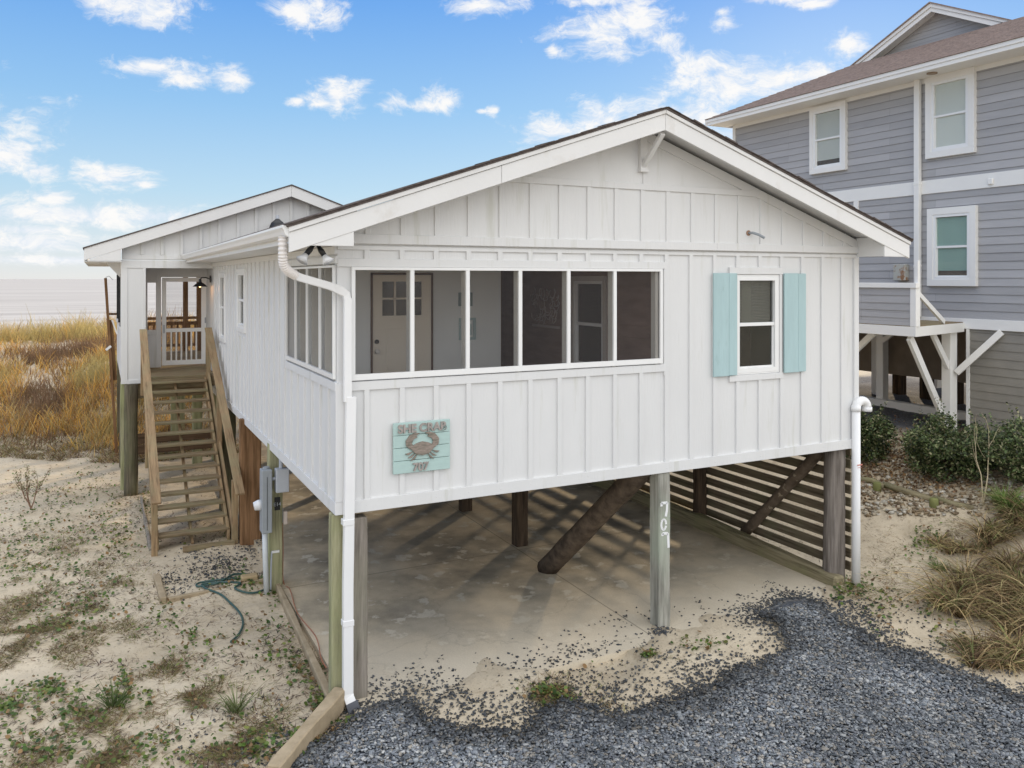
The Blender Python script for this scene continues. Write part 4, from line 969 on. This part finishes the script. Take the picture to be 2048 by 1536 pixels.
gg2 = MB(); z = 9.6
while z < 10.4:
    hw = (10.45-z)/.46; gg2.add([(15.16,yc-hw,z),(15.16,yc+hw,z),(15.175,yc+max(hw-.34,0),z+.156),(15.175,yc-max(hw-.34,0),z+.156),(15.19,yc-hw,z),(15.19,yc+hw,z)], [(0,1,2,3),(0,4,5,1)]); z += .156
part('gable_siding', gg2, siding, NB)
part('vent_hood', MB().box(XN-.07,XN-.03,1.70,1.80,6.06,6.17), ntrim, NB, .01)
part('soffit_light', MB().tube([(12.65,2.75,8.36),(12.65,2.75,8.34)], .10, 14), mat('soffit_bronze', (.30,.22,.15), .5), NB)
ub = MB(); ub.box(XN-.16,XN-.02,3.52,3.80,4.24,4.58); part('rusty_utility_box', ub, rust, NB, .008)
# lower enclosure, underside, posts and deck
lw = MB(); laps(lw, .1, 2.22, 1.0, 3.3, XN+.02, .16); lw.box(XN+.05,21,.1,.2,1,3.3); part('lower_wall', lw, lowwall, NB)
part('corner_trim', MB().box(XN-.02,XN+.04,2.20,2.26,1.0,3.3), ntrim, NB)
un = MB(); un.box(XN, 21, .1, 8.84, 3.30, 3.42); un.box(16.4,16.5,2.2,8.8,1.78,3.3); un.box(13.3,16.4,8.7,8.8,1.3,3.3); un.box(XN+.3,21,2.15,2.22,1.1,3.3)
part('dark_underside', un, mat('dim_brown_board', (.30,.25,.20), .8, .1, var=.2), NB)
npz = MB()
def np_(x, y, z0=1.0, z1=3.3, w=.10): return MB().box(x-w, x+w, y-w, y+w, z0, z1)
for x, y in ((12.75,2.45),(11.35,3.75),(14.6,5.5),(13.2,6.6),(16.0,6.8),(18.6,7.0),(18.6,5.2)): part('support_post', np_(x, y), ntrim, NB, .01)
part('grade_beam', MB().box(14.4,14.6,2.4,8.8,1.22,1.42), ntrim, NB, .01)
for a in (5.6,6.4,7.2): part('short_pier', np_(16.6, a-.6, 1.2, 1.9, .12), w_dark, NB)
for a, b, w_, h_ in (((10.95,1.95,3.22),(12.66,2.36,1.25),.07,.15),((12.10,2.33,3.22),(12.68,2.42,2.55),.06,.12),((12.75,2.30,2.45),(12.98,1.55,3.28),.06,.12),((11.35,3.65,2.7),(11.35,3.05,3.22),.06,.12),((11.35,3.85,2.7),(11.35,4.5,3.22),.06,.12),((14.5,5.4,2.8),(14.5,4.8,3.25),.06,.12)):
    part('knee_brace', MB().bar(a, b, w_, h_), ntrim, NB, .004)
c_ = [(10.84,1.74),(12.99,2.30),(12.99,7.2),(10.84,7.2)]
dkk = MB(); dkk.poly([(x,y,3.24) for x, y in c_], (0,0,.175)); part('deck', dkk, ntrim, NB, .004)
part('deck_boards', MB().poly([(x*.999+.02,y+.02,3.417) for x, y in c_], (0,0,.012)), w_tread, NB)
rl = MB(); laps(rl, 1.86, 7.2, 3.43, 4.11, 10.87, .135, .014); part('railing_panel', rl, siding, NB)
rt = MB(); rt.box(10.82,10.93,1.72,7.2,4.11,4.20); rt.box(10.845,10.90,1.74,1.86,3.42,4.11); rt.box(10.90,10.96,1.74,1.80,3.42,4.6)
rt.bar((10.93,1.80,4.05),(12.1,2.10,3.46),.05,.09); part('railing_trim', rt, ntrim, NB, .004)
part('red_door_edge', MB().box(12.2,12.3,3.4,3.5,3.43,4.0), mat('rust_red', (.33,.14,.09), .7), NB)

# ------------------------------------------------------------------ log edging on the right
def logpart(pts, r, lab):
    t = thing('edging_log', lab, 'log', pts[0], 'logs edging the stone bed')
    part('log', MB().tube([Vector(p) for p in pts], r, 10), w_curb, t, 0, True)
    return t
LA = [G(1716,963,.02),G(1745,968,.03),G(1768,978,.02)]; LB_ = [G(1768,975,.03),G(1820,993,.03),G(1868,1006,.02)]; LC = [G(1868,1002,.02),G(1910,1014,.02),G(1948,1021,.0)]
t1 = logpart(LA, .055, 'mossy log edging the stone bed nearest the white drain pipe'); t2 = logpart(LB_, .055, 'middle mossy log between two short stakes by the stone bed'); t3 = logpart(LC, .045, 'thin pale log at the right end of the stone bed edging')
for (u, v), lb in (((1754,986),'mossy green stake at the left joint of the edging logs'),((1868,1016),'mossy green stake at the right joint of the edging logs')):
    q = G(u, v); o = part('edging_stake', MB().tube([q+Vector((0,0,-.1)), q+Vector((0,0,.13)), q+Vector((0,0,.15))], [.07,.068,.055], 12), mat('mossy_stake', (.24,.25,.10), .9, .1, var=.3, vscale=8), None, 0, True); tag(o, lb, 'stake', 'stakes holding the edging logs')

# ------------------------------------------------------------------ scatter
def chips(n, xs, ys, zs, size, cols, name, m_, flat=.4, tone=None):
    n = len(xs); s = size*RNG.uniform(.55,1.35,(n,1)); asp = RNG.uniform(.5,1,(n,1)); fl_ = RNG.uniform(flat*.6,flat*1.4,(n,1))
    base = np.array([(-1,-.7,-.5),(1,-.6,-.6),(.8,.8,-.5),(-.8,.9,-.6),(-.7,-.5,.5),(.7,-.6,.6),(.6,.5,.5),(-.9,.5,.4)])
    V = base[None]+RNG.uniform(-.28,.28,(n,8,3)); V = V*np.stack([s, s*asp, s*fl_], -1)
    ang = RNG.uniform(0,6.28,n); tx = RNG.normal(0,.6,n); 
    c, s_ = np.cos(tx)[:,None], np.sin(tx)[:,None]; y = V[:,:,1]*c-V[:,:,2]*s_; z = V[:,:,1]*s_+V[:,:,2]*c
    c, s_ = np.cos(ang)[:,None], np.sin(ang)[:,None]; x2 = V[:,:,0]*c-y*s_; y2 = V[:,:,0]*s_+y*c
    V = np.stack([x2+xs[:,None], y2+ys[:,None], z+zs[:,None]], -1).reshape(-1,3)
    f = np.array([(0,3,2,1),(4,5,6,7),(0,1,5,4),(1,2,6,5),(2,3,7,6),(3,0,4,7)])
    Fq = (f[None]+(np.arange(n)*8)[:,None,None]).reshape(-1,4)
    cc = np.array(cols)[RNG.integers(0,len(cols),n)]*RNG.uniform(.8,1.18,(n,1)); cc = cc if tone is None else cc*tone[:,None]
    cc = np.repeat(cc,8,0)
    return npmesh(name, V, Fq, m_, cc)
# gravel
n = 230000
xs = RNG.uniform(-1.6,8.2,n); ys = RNG.uniform(-6,.6,n)
dg = pdist(xs, ys, GE); dd = dg+(fbm(xs*3, ys*3)-.47)*.36
pr_ = np.where(dd > .05, 1, np.exp(-(.05-dd)/(.09+.30*ss(fbm(xs*1.1+61,ys*1.1),.42,.58)))*.62)*(.25+.75*(1-ss(-ys,3.9,4.6)))
fringe = np.exp(-np.abs(np.minimum(dg,0))/.30)*.36*ss(fbm(xs*2.3+3,ys*2.3),.40,.62)*(xs > .2)*(xs < 5.6)
keep = RNG.random(n) < np.maximum(pr_, fringe)
xs, ys, dd = xs[keep], ys[keep], dd[keep]
xs2 = []; 
gb = [(455,1120,50,26,260),(420,1140,60,30,240),(350,1170,30,22,110),(500,1090,30,20,120),(390,1105,40,22,90),(330,1150,20,20,30),(440,1160,60,14,90),(1320,1268,26,8,90),(1240,1240,60,14,26),(1050,1330,80,14,60),(1170,1300,70,20,80)]
ex_, ey_ = [], []
for u, v, ru, rv, c in gb:
    for i in range(c):
        q = P(random.gauss(u, ru*.55), random.gauss(v, rv*.55), 'z', .02); ex_.append(q.x); ey_.append(q.y)
xs = np.concatenate([xs, ex_]); ys = np.concatenate([ys, ey_]); dd = np.concatenate([dd, np.full(len(ex_), -.5)])
onsl = inpoly(xs, ys, SL)
zz = np.where(onsl, np.maximum(.042, HG(xs,ys)+.01), HG(xs, ys)+.012+np.where(dd>0, RNG.uniform(.02,.05,len(xs)), 0))
ch = chips(0, xs, ys, zz, np.where(dd > .05, RNG.choice([.013,.018,.022], len(dd)), .014)[:,None], [(.135,.15,.165),(.205,.22,.24),(.275,.29,.30),(.11,.12,.13),(.155,.16,.175),(.36,.36,.35),(.215,.23,.25),(.29,.265,.23)], 'gravel', m_chip, .38, np.where(dd > .3, 1.2, np.where(dd > .12, .78, .42))*(.80+.35*ss(fbm(xs*1.3+40,ys*1.3),.34,.6)))
tag(ch, 'blue grey slate gravel covering the driveway', 'gravel', kind='stuff')
# river stones
pts = [G(random.uniform(1718,2048), random.uniform(865,1035)) for _ in range(1500)]
pts = [p for p in pts if p.x > 7.9 and not (p.x < 9.9 and p.y < .2)]
rx = np.array([p.x for p in pts]); ry = np.array([p.y for p in pts])
rk = chips(0, rx, ry, HG(rx, ry)+.015, .042, [(.42,.36,.27),(.50,.44,.34),(.36,.27,.17),(.32,.24,.15),(.60,.56,.48),(.22,.16,.10)], 'river_stones', m_rock, .55)
tag(rk, 'tan and brown river stones below the hedge', 'stones', kind='stuff')

def blades(name, xs, ys, hs, ws, cols, m_, lean=.35, curl=.5, z0=None, seg=3, dirb=None):
    n = len(xs); a = RNG.uniform(0,6.28,n); ln_ = np.abs(RNG.normal(lean,.18,n)); cu = np.abs(RNG.normal(curl,.25,n))
    if dirb is not None: a = RNG.normal(dirb,.5,n)
    dx, dy = np.cos(a), np.sin(a); wx, wy = -dy, dx; wa = RNG.uniform(0,6.28,n); wx = np.cos(wa); wy = np.sin(wa)
    zb = HG(xs, ys)-.02 if z0 is None else z0
    rows = []
    for k in range(seg+1):
        t = k/seg; hh = hs*(t-(cu*.45)*t*t*t); o = hs*(ln_*t+cu*t*t*.6); w = ws*(1-t*.85)
        cxp = xs+dx*o; cyp = ys+dy*o; cz_ = zb+hh
        rows.append(np.stack([cxp-wx*w, cyp-wy*w, cz_], 1)); rows.append(np.stack([cxp+wx*w, cyp+wy*w, cz_], 1))
    V = np.stack(rows, 1).reshape(-1,3); f = np.array([(2*k,2*k+1,2*k+3,2*k+2) for k in range(seg)])
    Fq = (f[None]+(np.arange(n)*(2*seg+2))[:,None,None]).reshape(-1,4)
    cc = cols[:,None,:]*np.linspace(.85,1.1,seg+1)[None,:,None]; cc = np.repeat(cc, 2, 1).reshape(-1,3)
    return npmesh(name, V, Fq, m_, cc)
def pick(cols, n, wts=None):
    c = np.array(cols); i = RNG.choice(len(c), n, p=wts); return c[i]*RNG.uniform(.6,1.4,(n,1))
GOLD = [(.80,.47,.11),(.66,.38,.12),(.70,.52,.22),(.42,.25,.13),(.38,.31,.12),(.56,.45,.22),(.24,.14,.09)]
# dune grass over the slope behind the house
n = 135000
t = RNG.random(n); ys = 11.3+26*t**1.25; xs = -1.5-RNG.random(n)*(6+ys*.62)+ys*.12
k2 = 30000; ys = np.concatenate([ys, RNG.uniform(12.5,34,k2)]); xs = np.concatenate([xs, RNG.uniform(-3,12,k2)])
dn = fbm(xs*.45+5, ys*.45+2); clump = fbm(xs*1.9, ys*1.9)
edge = ss(ys-DY(xs), 11.0, 14.0)
keep = (RNG.random(len(xs)) < np.clip((clump-.26)*4.6,0,1)*edge*(.25+.75*edge)*(1-ss(ys,34,38)))&(dn > .24)
xs, ys, clump, dn = xs[keep], ys[keep], clump[keep], dn[keep]
m1 = fbm(xs*.5+50, ys*.5)
cols = pick(GOLD, len(xs), [.26,.22,.16,.13,.08,.08,.07])
gmix = ss(m1, .50, .62)[:,None]; cols = cols*(1-gmix)+gmix*np.array((.54,.43,.18))*RNG.uniform(.7,1.3,(len(xs),1))
bmix = ss(1-m1, .58, .68)[:,None]; cols = cols*(1-bmix)+bmix*np.array((.27,.17,.10))*RNG.uniform(.7,1.3,(len(xs),1))
hs = RNG.uniform(.22,.66,len(xs))*(.55+.6*ss(ys,12,19))*(.3+1.4*clump)*(1+.6*ss(ys,22,26)*ss(fbm(xs*.5+80,ys*.5),.45,.6))
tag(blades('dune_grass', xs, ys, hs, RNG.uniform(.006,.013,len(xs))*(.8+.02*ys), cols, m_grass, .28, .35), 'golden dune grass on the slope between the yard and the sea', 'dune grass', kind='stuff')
n = 42000; xs = 1.0-RNG.random(n)*11; ys = DY(xs)+10.9+6*RNG.random(n)**1.2; k = (fbm(xs*1.2+11,ys*1.2) > .40-.02*(ys-11)); xs, ys = xs[k], ys[k]; n = len(xs)
tag(blades('matted_dune_weeds', xs, ys, RNG.uniform(.05,.26,n), RNG.uniform(.004,.009,n), pick([(.20,.13,.08),(.30,.21,.12),(.14,.09,.06),(.26,.27,.09),(.40,.27,.10)], n), m_grass, .9, .8), 'brown matted weeds along the foot of the dune', 'weeds', kind='stuff')
# tall sea oats on the crest
n = 130; ys = RNG.uniform(24,33,n); xs = -1.8-RNG.random(n)*(6+ys*.6)+ys*.1
tag(blades('sea_oats', xs, ys, RNG.uniform(.6,1.5,n), np.full(n,.012), pick([(.30,.20,.12),(.22,.15,.1)], n), m_grass, .12, .1), 'tall thin seed stalks rising from the dune crest against the sea', 'sea oats', kind='stuff')

def patch(cs, dens):
    X_, Y_, = [], []
    for u, v, ru, rv, c in cs:
        for _ in range(int(c*dens)):
            q = P(random.gauss(u, ru*.6), min(random.gauss(v, rv*.75), 1700), 'z', .0)
            X_.append(q.x); Y_.append(q.y)
    return np.array(X_), np.array(Y_)
dry = [(210,1175,70,50,1500),(110,1260,110,50,2300),(40,1330,90,60,1500),(30,1240,60,60,700),(250,1270,40,30,300),(400,1390,60,26,800),(200,1500,60,40,1200),(480,1500,110,40,1500),(330,1340,70,20,500),(150,1100,70,20,500),(60,1180,60,30,700),(640,1375,30,40,500),(100,1530,90,30,500),(280,1440,60,20,200),(190,1430,40,18,150),
       (60,905,90,18,600),(160,890,60,14,500),(1120,1400,60,22,600),(1410,1220,70,18,300),(1720,1180,50,22,300),(1850,1080,60,40,700),(1790,1150,50,40,300),(1900,1130,30,40,600),(1830,1030,70,30,300),(390,620+460,10,5,5),(250,980,20,14,150),(640,1300,16,30,120),(600,1180,30,18,160),(560,1430,60,40,260),(1330,1310,60,12,120),(1180,1420,60,18,200)]
xs, ys = patch(dry, 3.7); ok = ~inpoly(xs, ys, SL) & (fbm(xs*2.6+20, ys*2.6) > .455); xs, ys = xs[ok], ys[ok]; n = len(xs)
tag(blades('dry_weeds', xs, ys, RNG.uniform(.025,.095,n), RNG.uniform(.003,.007,n), pick([(.24,.16,.09),(.38,.28,.16),(.15,.10,.07),(.30,.29,.10),(.16,.19,.06)], n, [.28,.2,.2,.17,.15]), m_grass, 1.2, 1.0), 'matted brown weeds in patches over the sand', 'weeds', kind='stuff')
# scattered litter twigs over all the sand
n = 52000; xs = RNG.uniform(-7.5,0,n); ys = RNG.uniform(-2,12,n); k = fbm(xs*1.4+9, ys*1.4) > .46; xs, ys = xs[k], ys[k]
n2 = 2600; x2 = RNG.uniform(7.5,11.5,n2); y2 = RNG.uniform(-3.5,2.5,n2); xs = np.concatenate([xs,x2]); ys = np.concatenate([ys,y2]); n = len(xs)
tag(blades('litter', xs, ys, RNG.uniform(.015,.08,n), RNG.uniform(.004,.010,n), pick([(.13,.09,.07),(.20,.13,.09),(.10,.08,.08)], n), m_grass, 1.6, .8), 'dark bits of dead leaf and twig strewn over the sand', 'litter', kind='stuff')
# round creeping leaves
def leaves(name, C_, R_, cols, m_, up=.5, seg=6, nrm=None, asp=(.7,1)):
    n = len(C_); N_ = RNG.normal(0,1,(n,3)); N_[:,2] = np.abs(N_[:,2])+up
    if nrm is not None: N_ = N_+nrm
    N_ /= np.linalg.norm(N_,axis=1,keepdims=True); A = np.cross(N_, RNG.normal(0,1,(n,3))); A /= np.linalg.norm(A,axis=1,keepdims=True); B = np.cross(N_, A)
    th = np.arange(seg)*2*np.pi/seg; a_ = RNG.uniform(*asp,(n,1,1))
    V = C_[:,None,:]+R_[:,None,None]*(A[:,None,:]*np.cos(th)[None,:,None]+B[:,None,:]*np.sin(th)[None,:,None]*a_)
    V[:,0,:] += N_*R_[:,None]*.3
    Fq = np.arange(n*seg).reshape(n,seg)
    return npmesh(name, V.reshape(-1,3), Fq, m_, np.repeat(cols,seg,0))
grn = [(80,990,90,30,60),(150,1010,80,30,80),(180,960,50,40,60),(230,1030,40,30,50),(290,1010,14,26,50),(60,1060,80,40,120),(230,1080,60,30,70),(40,1130,60,30,110),(130,1150,60,40,90),(200,1210,60,40,80),(120,1240,80,50,100),(330,1230,40,30,40),(60,1400,60,30,60),(110,1380,40,16,60),(250,1370,16,20,40),(230,1400,30,16,40),(150,1430,60,24,60),(20,1420,30,20,50),(290,1400,20,16,20),(430,1280,60,20,20),(380,1270,14,8,16),(560,1310,60,40,60),(640,1400,26,30,80),(650,1440,20,20,40),(600,1340,40,20,30),(520,1500,60,20,80),(590,1480,30,20,40),(300,1500,80,30,80),(90,1500,100,30,90),(560,1250,60,20,30),
 (510,1165,30,8,50),(470,1180,50,8,20),(560,1180,30,14,40),(708,1450,14,8,10),(632,1487,8,5,12),(1720,1180,50,20,70),(1760,1220,40,30,40),(1690,1200,30,14,30),(1480,1225,26,6,60),(1400,1250,14,5,30),(1295,1322,12,4,30),(1060,1290,30,8,30),(1100,1400,40,12,70),(1160,1310,24,14,24),(1400,1300,40,10,30),(1840,1125,20,14,50),(1870,1130,20,14,50),(1860,1210,30,30,30),(1900,1270,30,20,24),(420,900,40,10,40),(330,900,40,10,40),(1990,1290,10,20,10),(180,950,30,20,30)]
xs, ys = patch(grn, 2.3); ok = ~inpoly(xs, ys, SL); xs, ys = xs[ok], ys[ok]
n2 = 5200; x2 = RNG.uniform(-6.5,-.1,n2); y2 = RNG.uniform(-1.6,8.5,n2); k = fbm(x2*1.1+30,y2*1.1) > .49; xs = np.concatenate([xs,x2[k]]); ys = np.concatenate([ys,y2[k]])
n = len(xs); C_ = np.stack([xs, ys, HG(xs, ys)+RNG.uniform(.012,.05,n)],1)
tag(leaves('creeping_plants', C_, RNG.uniform(.010,.030,n), pick([(.10,.17,.035),(.15,.21,.05),(.20,.22,.06),(.07,.12,.03),(.26,.16,.07)], n), m_leaf, 1.4), 'small round-leaved green creeping plants dotted over the sand', 'ground plants', kind='stuff')

# straw-coloured beach grass clump on the right
def clump_(name, cx, cy, rx_, ry_, n, h, cols, lab, cat_, lean=.55, curl=1.3, w=(.007,.016), seg=6):
    nt_ = max(1, int(n/75)); a = RNG.uniform(0,6.28,nt_); r = np.sqrt(RNG.random(nt_)); tx = cx+rx_*r*np.cos(a); ty_ = cy+ry_*r*np.sin(a); th_ = RNG.uniform(.55,1.1,nt_)
    tone = RNG.uniform(.65,1.25,nt_); k = RNG.integers(0,nt_,n); a = RNG.uniform(0,6.28,n); q_ = np.abs(RNG.normal(0,.035,n))
    xs = tx[k]+q_*np.cos(a); ys = ty_[k]+q_*np.sin(a)
    o = blades(name, xs, ys, RNG.uniform(h*.35,h,n)*th_[k], RNG.uniform(*w,n), pick(cols, n)*tone[k][:,None], m_grass, lean, curl, None, seg, a)
    return tag(o, lab, cat_)
STR = [(.50,.38,.20),(.58,.44,.24),(.34,.23,.12),(.20,.13,.08),(.42,.36,.17),(.22,.24,.09),(.12,.08,.05)]
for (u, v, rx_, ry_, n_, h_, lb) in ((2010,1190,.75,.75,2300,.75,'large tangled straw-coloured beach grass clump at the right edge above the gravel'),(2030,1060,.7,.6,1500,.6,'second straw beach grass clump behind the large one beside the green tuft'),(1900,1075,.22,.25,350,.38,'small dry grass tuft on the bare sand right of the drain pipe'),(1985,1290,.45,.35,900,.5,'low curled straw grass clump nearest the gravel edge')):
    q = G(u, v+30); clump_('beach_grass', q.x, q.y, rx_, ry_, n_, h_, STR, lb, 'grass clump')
q = G(2010,1030); clump_('grass_tuft', q.x, q.y, .18, .2, 420, .55, [(.20,.30,.08),(.28,.36,.12),(.15,.24,.06)], 'bright green grass tuft below the hedge at the right', 'grass clump', .45, .6, (.006,.012))
q = G(1870,1145); clump_('green_weed', q.x, q.y, .10, .12, 160, .22, [(.16,.24,.07),(.12,.20,.05)], 'low green weed on the sand left of the straw grass', 'weed', .6, .8, (.005,.010))
for (u,v,lb,c) in ((215,1420,'thin sprawling green weed near the bottom left of the sand',((.12,.18,.06),(.17,.22,.08))),(480,1420,'wispy pale green weed left of the angled timber',((.28,.32,.16),(.22,.26,.1)))):
    q = G(u, v); clump_('yard_weed', q.x, q.y, .07, .07, 60, .38, list(c), lb, 'weed', .5, .5, (.004,.009))
# young twiggy shrub at the left, dead stalk at the right
def twigs(base, h, n, spread, m_, par, name='branches', lev=2):
    mb = MB(); tips = []
    for i in range(n):
        a = random.uniform(0,6.28); p = Vector(base); d_ = Vector((math.cos(a)*spread,math.sin(a)*spread,1)).normalized(); pts = [p.copy()]
        for k in range(5):
            p = p+d_*h/5; d_ = (d_+Vector((random.uniform(-.25,.25),random.uniform(-.25,.25),random.uniform(-.1,.15)))).normalized(); pts.append(p.copy())
            if lev > 1 and k > 0:
                q = p.copy(); e = (d_+Vector((random.uniform(-1,1),random.uniform(-1,1),.2))).normalized(); qs = [q.copy()]
                for _ in range(3): q = q+e*h*.10; e = (e+Vector((random.uniform(-.3,.3),random.uniform(-.3,.3),.1))).normalized(); qs.append(q.copy()); tips.append(q.copy())
                mb.tube(qs, [.004,.0035,.003,.002], 5)
        tips.append(p.copy()); mb.tube(pts, [.012,.010,.008,.006,.004,.002], 6)
    part(name, mb, m_, par); return tips
q = G(62,1018)
YS = thing('young_shrub', 'young twiggy shrub with sparse leaves standing alone on the sand at left', 'shrub', q)
tp = twigs(q, .62, 6, .38, mat('reddish_twig', (.26,.16,.11), .9), YS)
def leafpart(name, C_, R_, cols, par, up=.3, m_=m_leaf, asp=(.45,.7)):
    off = np.array(base_of(par)); o = leaves(name, C_-off, R_, cols, m_, up, 6, None, asp); o.parent = par; return o
C_ = np.array([t_ for t_ in tp for _ in range(9)])+RNG.normal(0,.022,(len(tp)*9,3)); n = len(C_)
leafpart('leaves', C_, RNG.uniform(.008,.018,n), pick([(.16,.20,.06),(.24,.24,.10),(.22,.15,.08)], n), YS)
q = G(1966,1010)
DS = thing('dead_stalk', 'tall pale dead plant stalk in front of the hedge', 'plant', q); twigs(q, 1.15, 2, .16, mat('pale_straw', (.50,.42,.28), .9), DS, 'stalks')
pts = [G(random.uniform(1716,1960), random.gauss(925,38)) for _ in range(2600)]
C_ = np.array([(p.x, p.y, p.z+random.uniform(.01,.06)) for p in pts if p.x > 7.9]); n = len(C_)
tag(leaves('leaf_litter', C_, RNG.uniform(.012,.030,n), pick([(.34,.20,.09),(.26,.15,.08),(.42,.29,.15),(.18,.11,.07)], n), m_leaf, .8), 'fallen brown leaves among the stones under the hedge', 'leaf litter', kind='stuff')
# hedge shrubs
def bush(u, v, w_, d_, h_, n_, lab, green, dx=0):
    q = G(u, v); q = Vector((q.x+dx, q.y, float(HG(q.x+dx, q.y))))
    B = thing('hedge_shrub', lab, 'shrub', q)
    mb = MB(); cs = []
    for i in range(26):
        a = random.uniform(0,6.28); r = math.sqrt(random.random()); ph = random.uniform(.15,1)
        e = q+Vector((math.cos(a)*r*w_, math.sin(a)*r*d_, h_*ph*(1-.35*r*r)+.05)); m_ = q.lerp(e,.5)+Vector((0,0,-.08*h_))
        mb.tube([q+Vector((math.cos(a)*.06,math.sin(a)*.06,-.05)), m_, e], [.016,.01,.004], 6); cs.append((e, random.uniform(.16,.30)))
    part('stems', mb, m_bark, B)
    for i in range(26):
        a = random.uniform(0,6.28); r = random.uniform(.5,1.05); cs.append((q+Vector((math.cos(a)*r*w_, math.sin(a)*r*d_, random.uniform(.05,.65)*h_)), random.uniform(.12,.26)))
    C_ = []; 
    for c, r in cs:
        k_ = int(n_*r*r/1.2); v_ = RNG.normal(0,1,(k_,3)); v_ /= np.linalg.norm(v_,axis=1,keepdims=True); v_ *= (r*RNG.uniform(.35,1.05,k_)**.6)[:,None]; v_[:,2] *= .8; C_.append(np.array(c)+v_)
    for c, r in cs[:40]:   # stray shoots
        dx_, dy_ = random.uniform(-.6,.6), random.uniform(-.6,.6)
        for j in range(12): C_.append(np.array([c])+np.array([[random.gauss(0,.02)+dx_*j*.022,random.gauss(0,.02)+dy_*j*.022,r*.8+j*.022]]))
    C_ = np.concatenate(C_); C_ = C_[C_[:,2] > HG(C_[:,0],C_[:,1])+.01]; n = len(C_)
    leafpart('leaves', C_, RNG.uniform(.014,.032,n), pick(green, n), B, .5)
GR = [(.085,.125,.045),(.11,.16,.055),(.16,.21,.08),(.24,.26,.12),(.33,.31,.18),(.045,.07,.03),(.04,.05,.025)]
bush(1732,915,.28,.45,.75,6200,'dark green shrub squeezed behind the white drain pipe elbow',GR)
bush(1900,942,.62,.55,.80,9000,'wide dark green shrub in front of the neighbour house posts',GR)
bush(2035,950,.75,.55,.68,7000,'dense dark shrub at the right edge of the hedge row',GR)
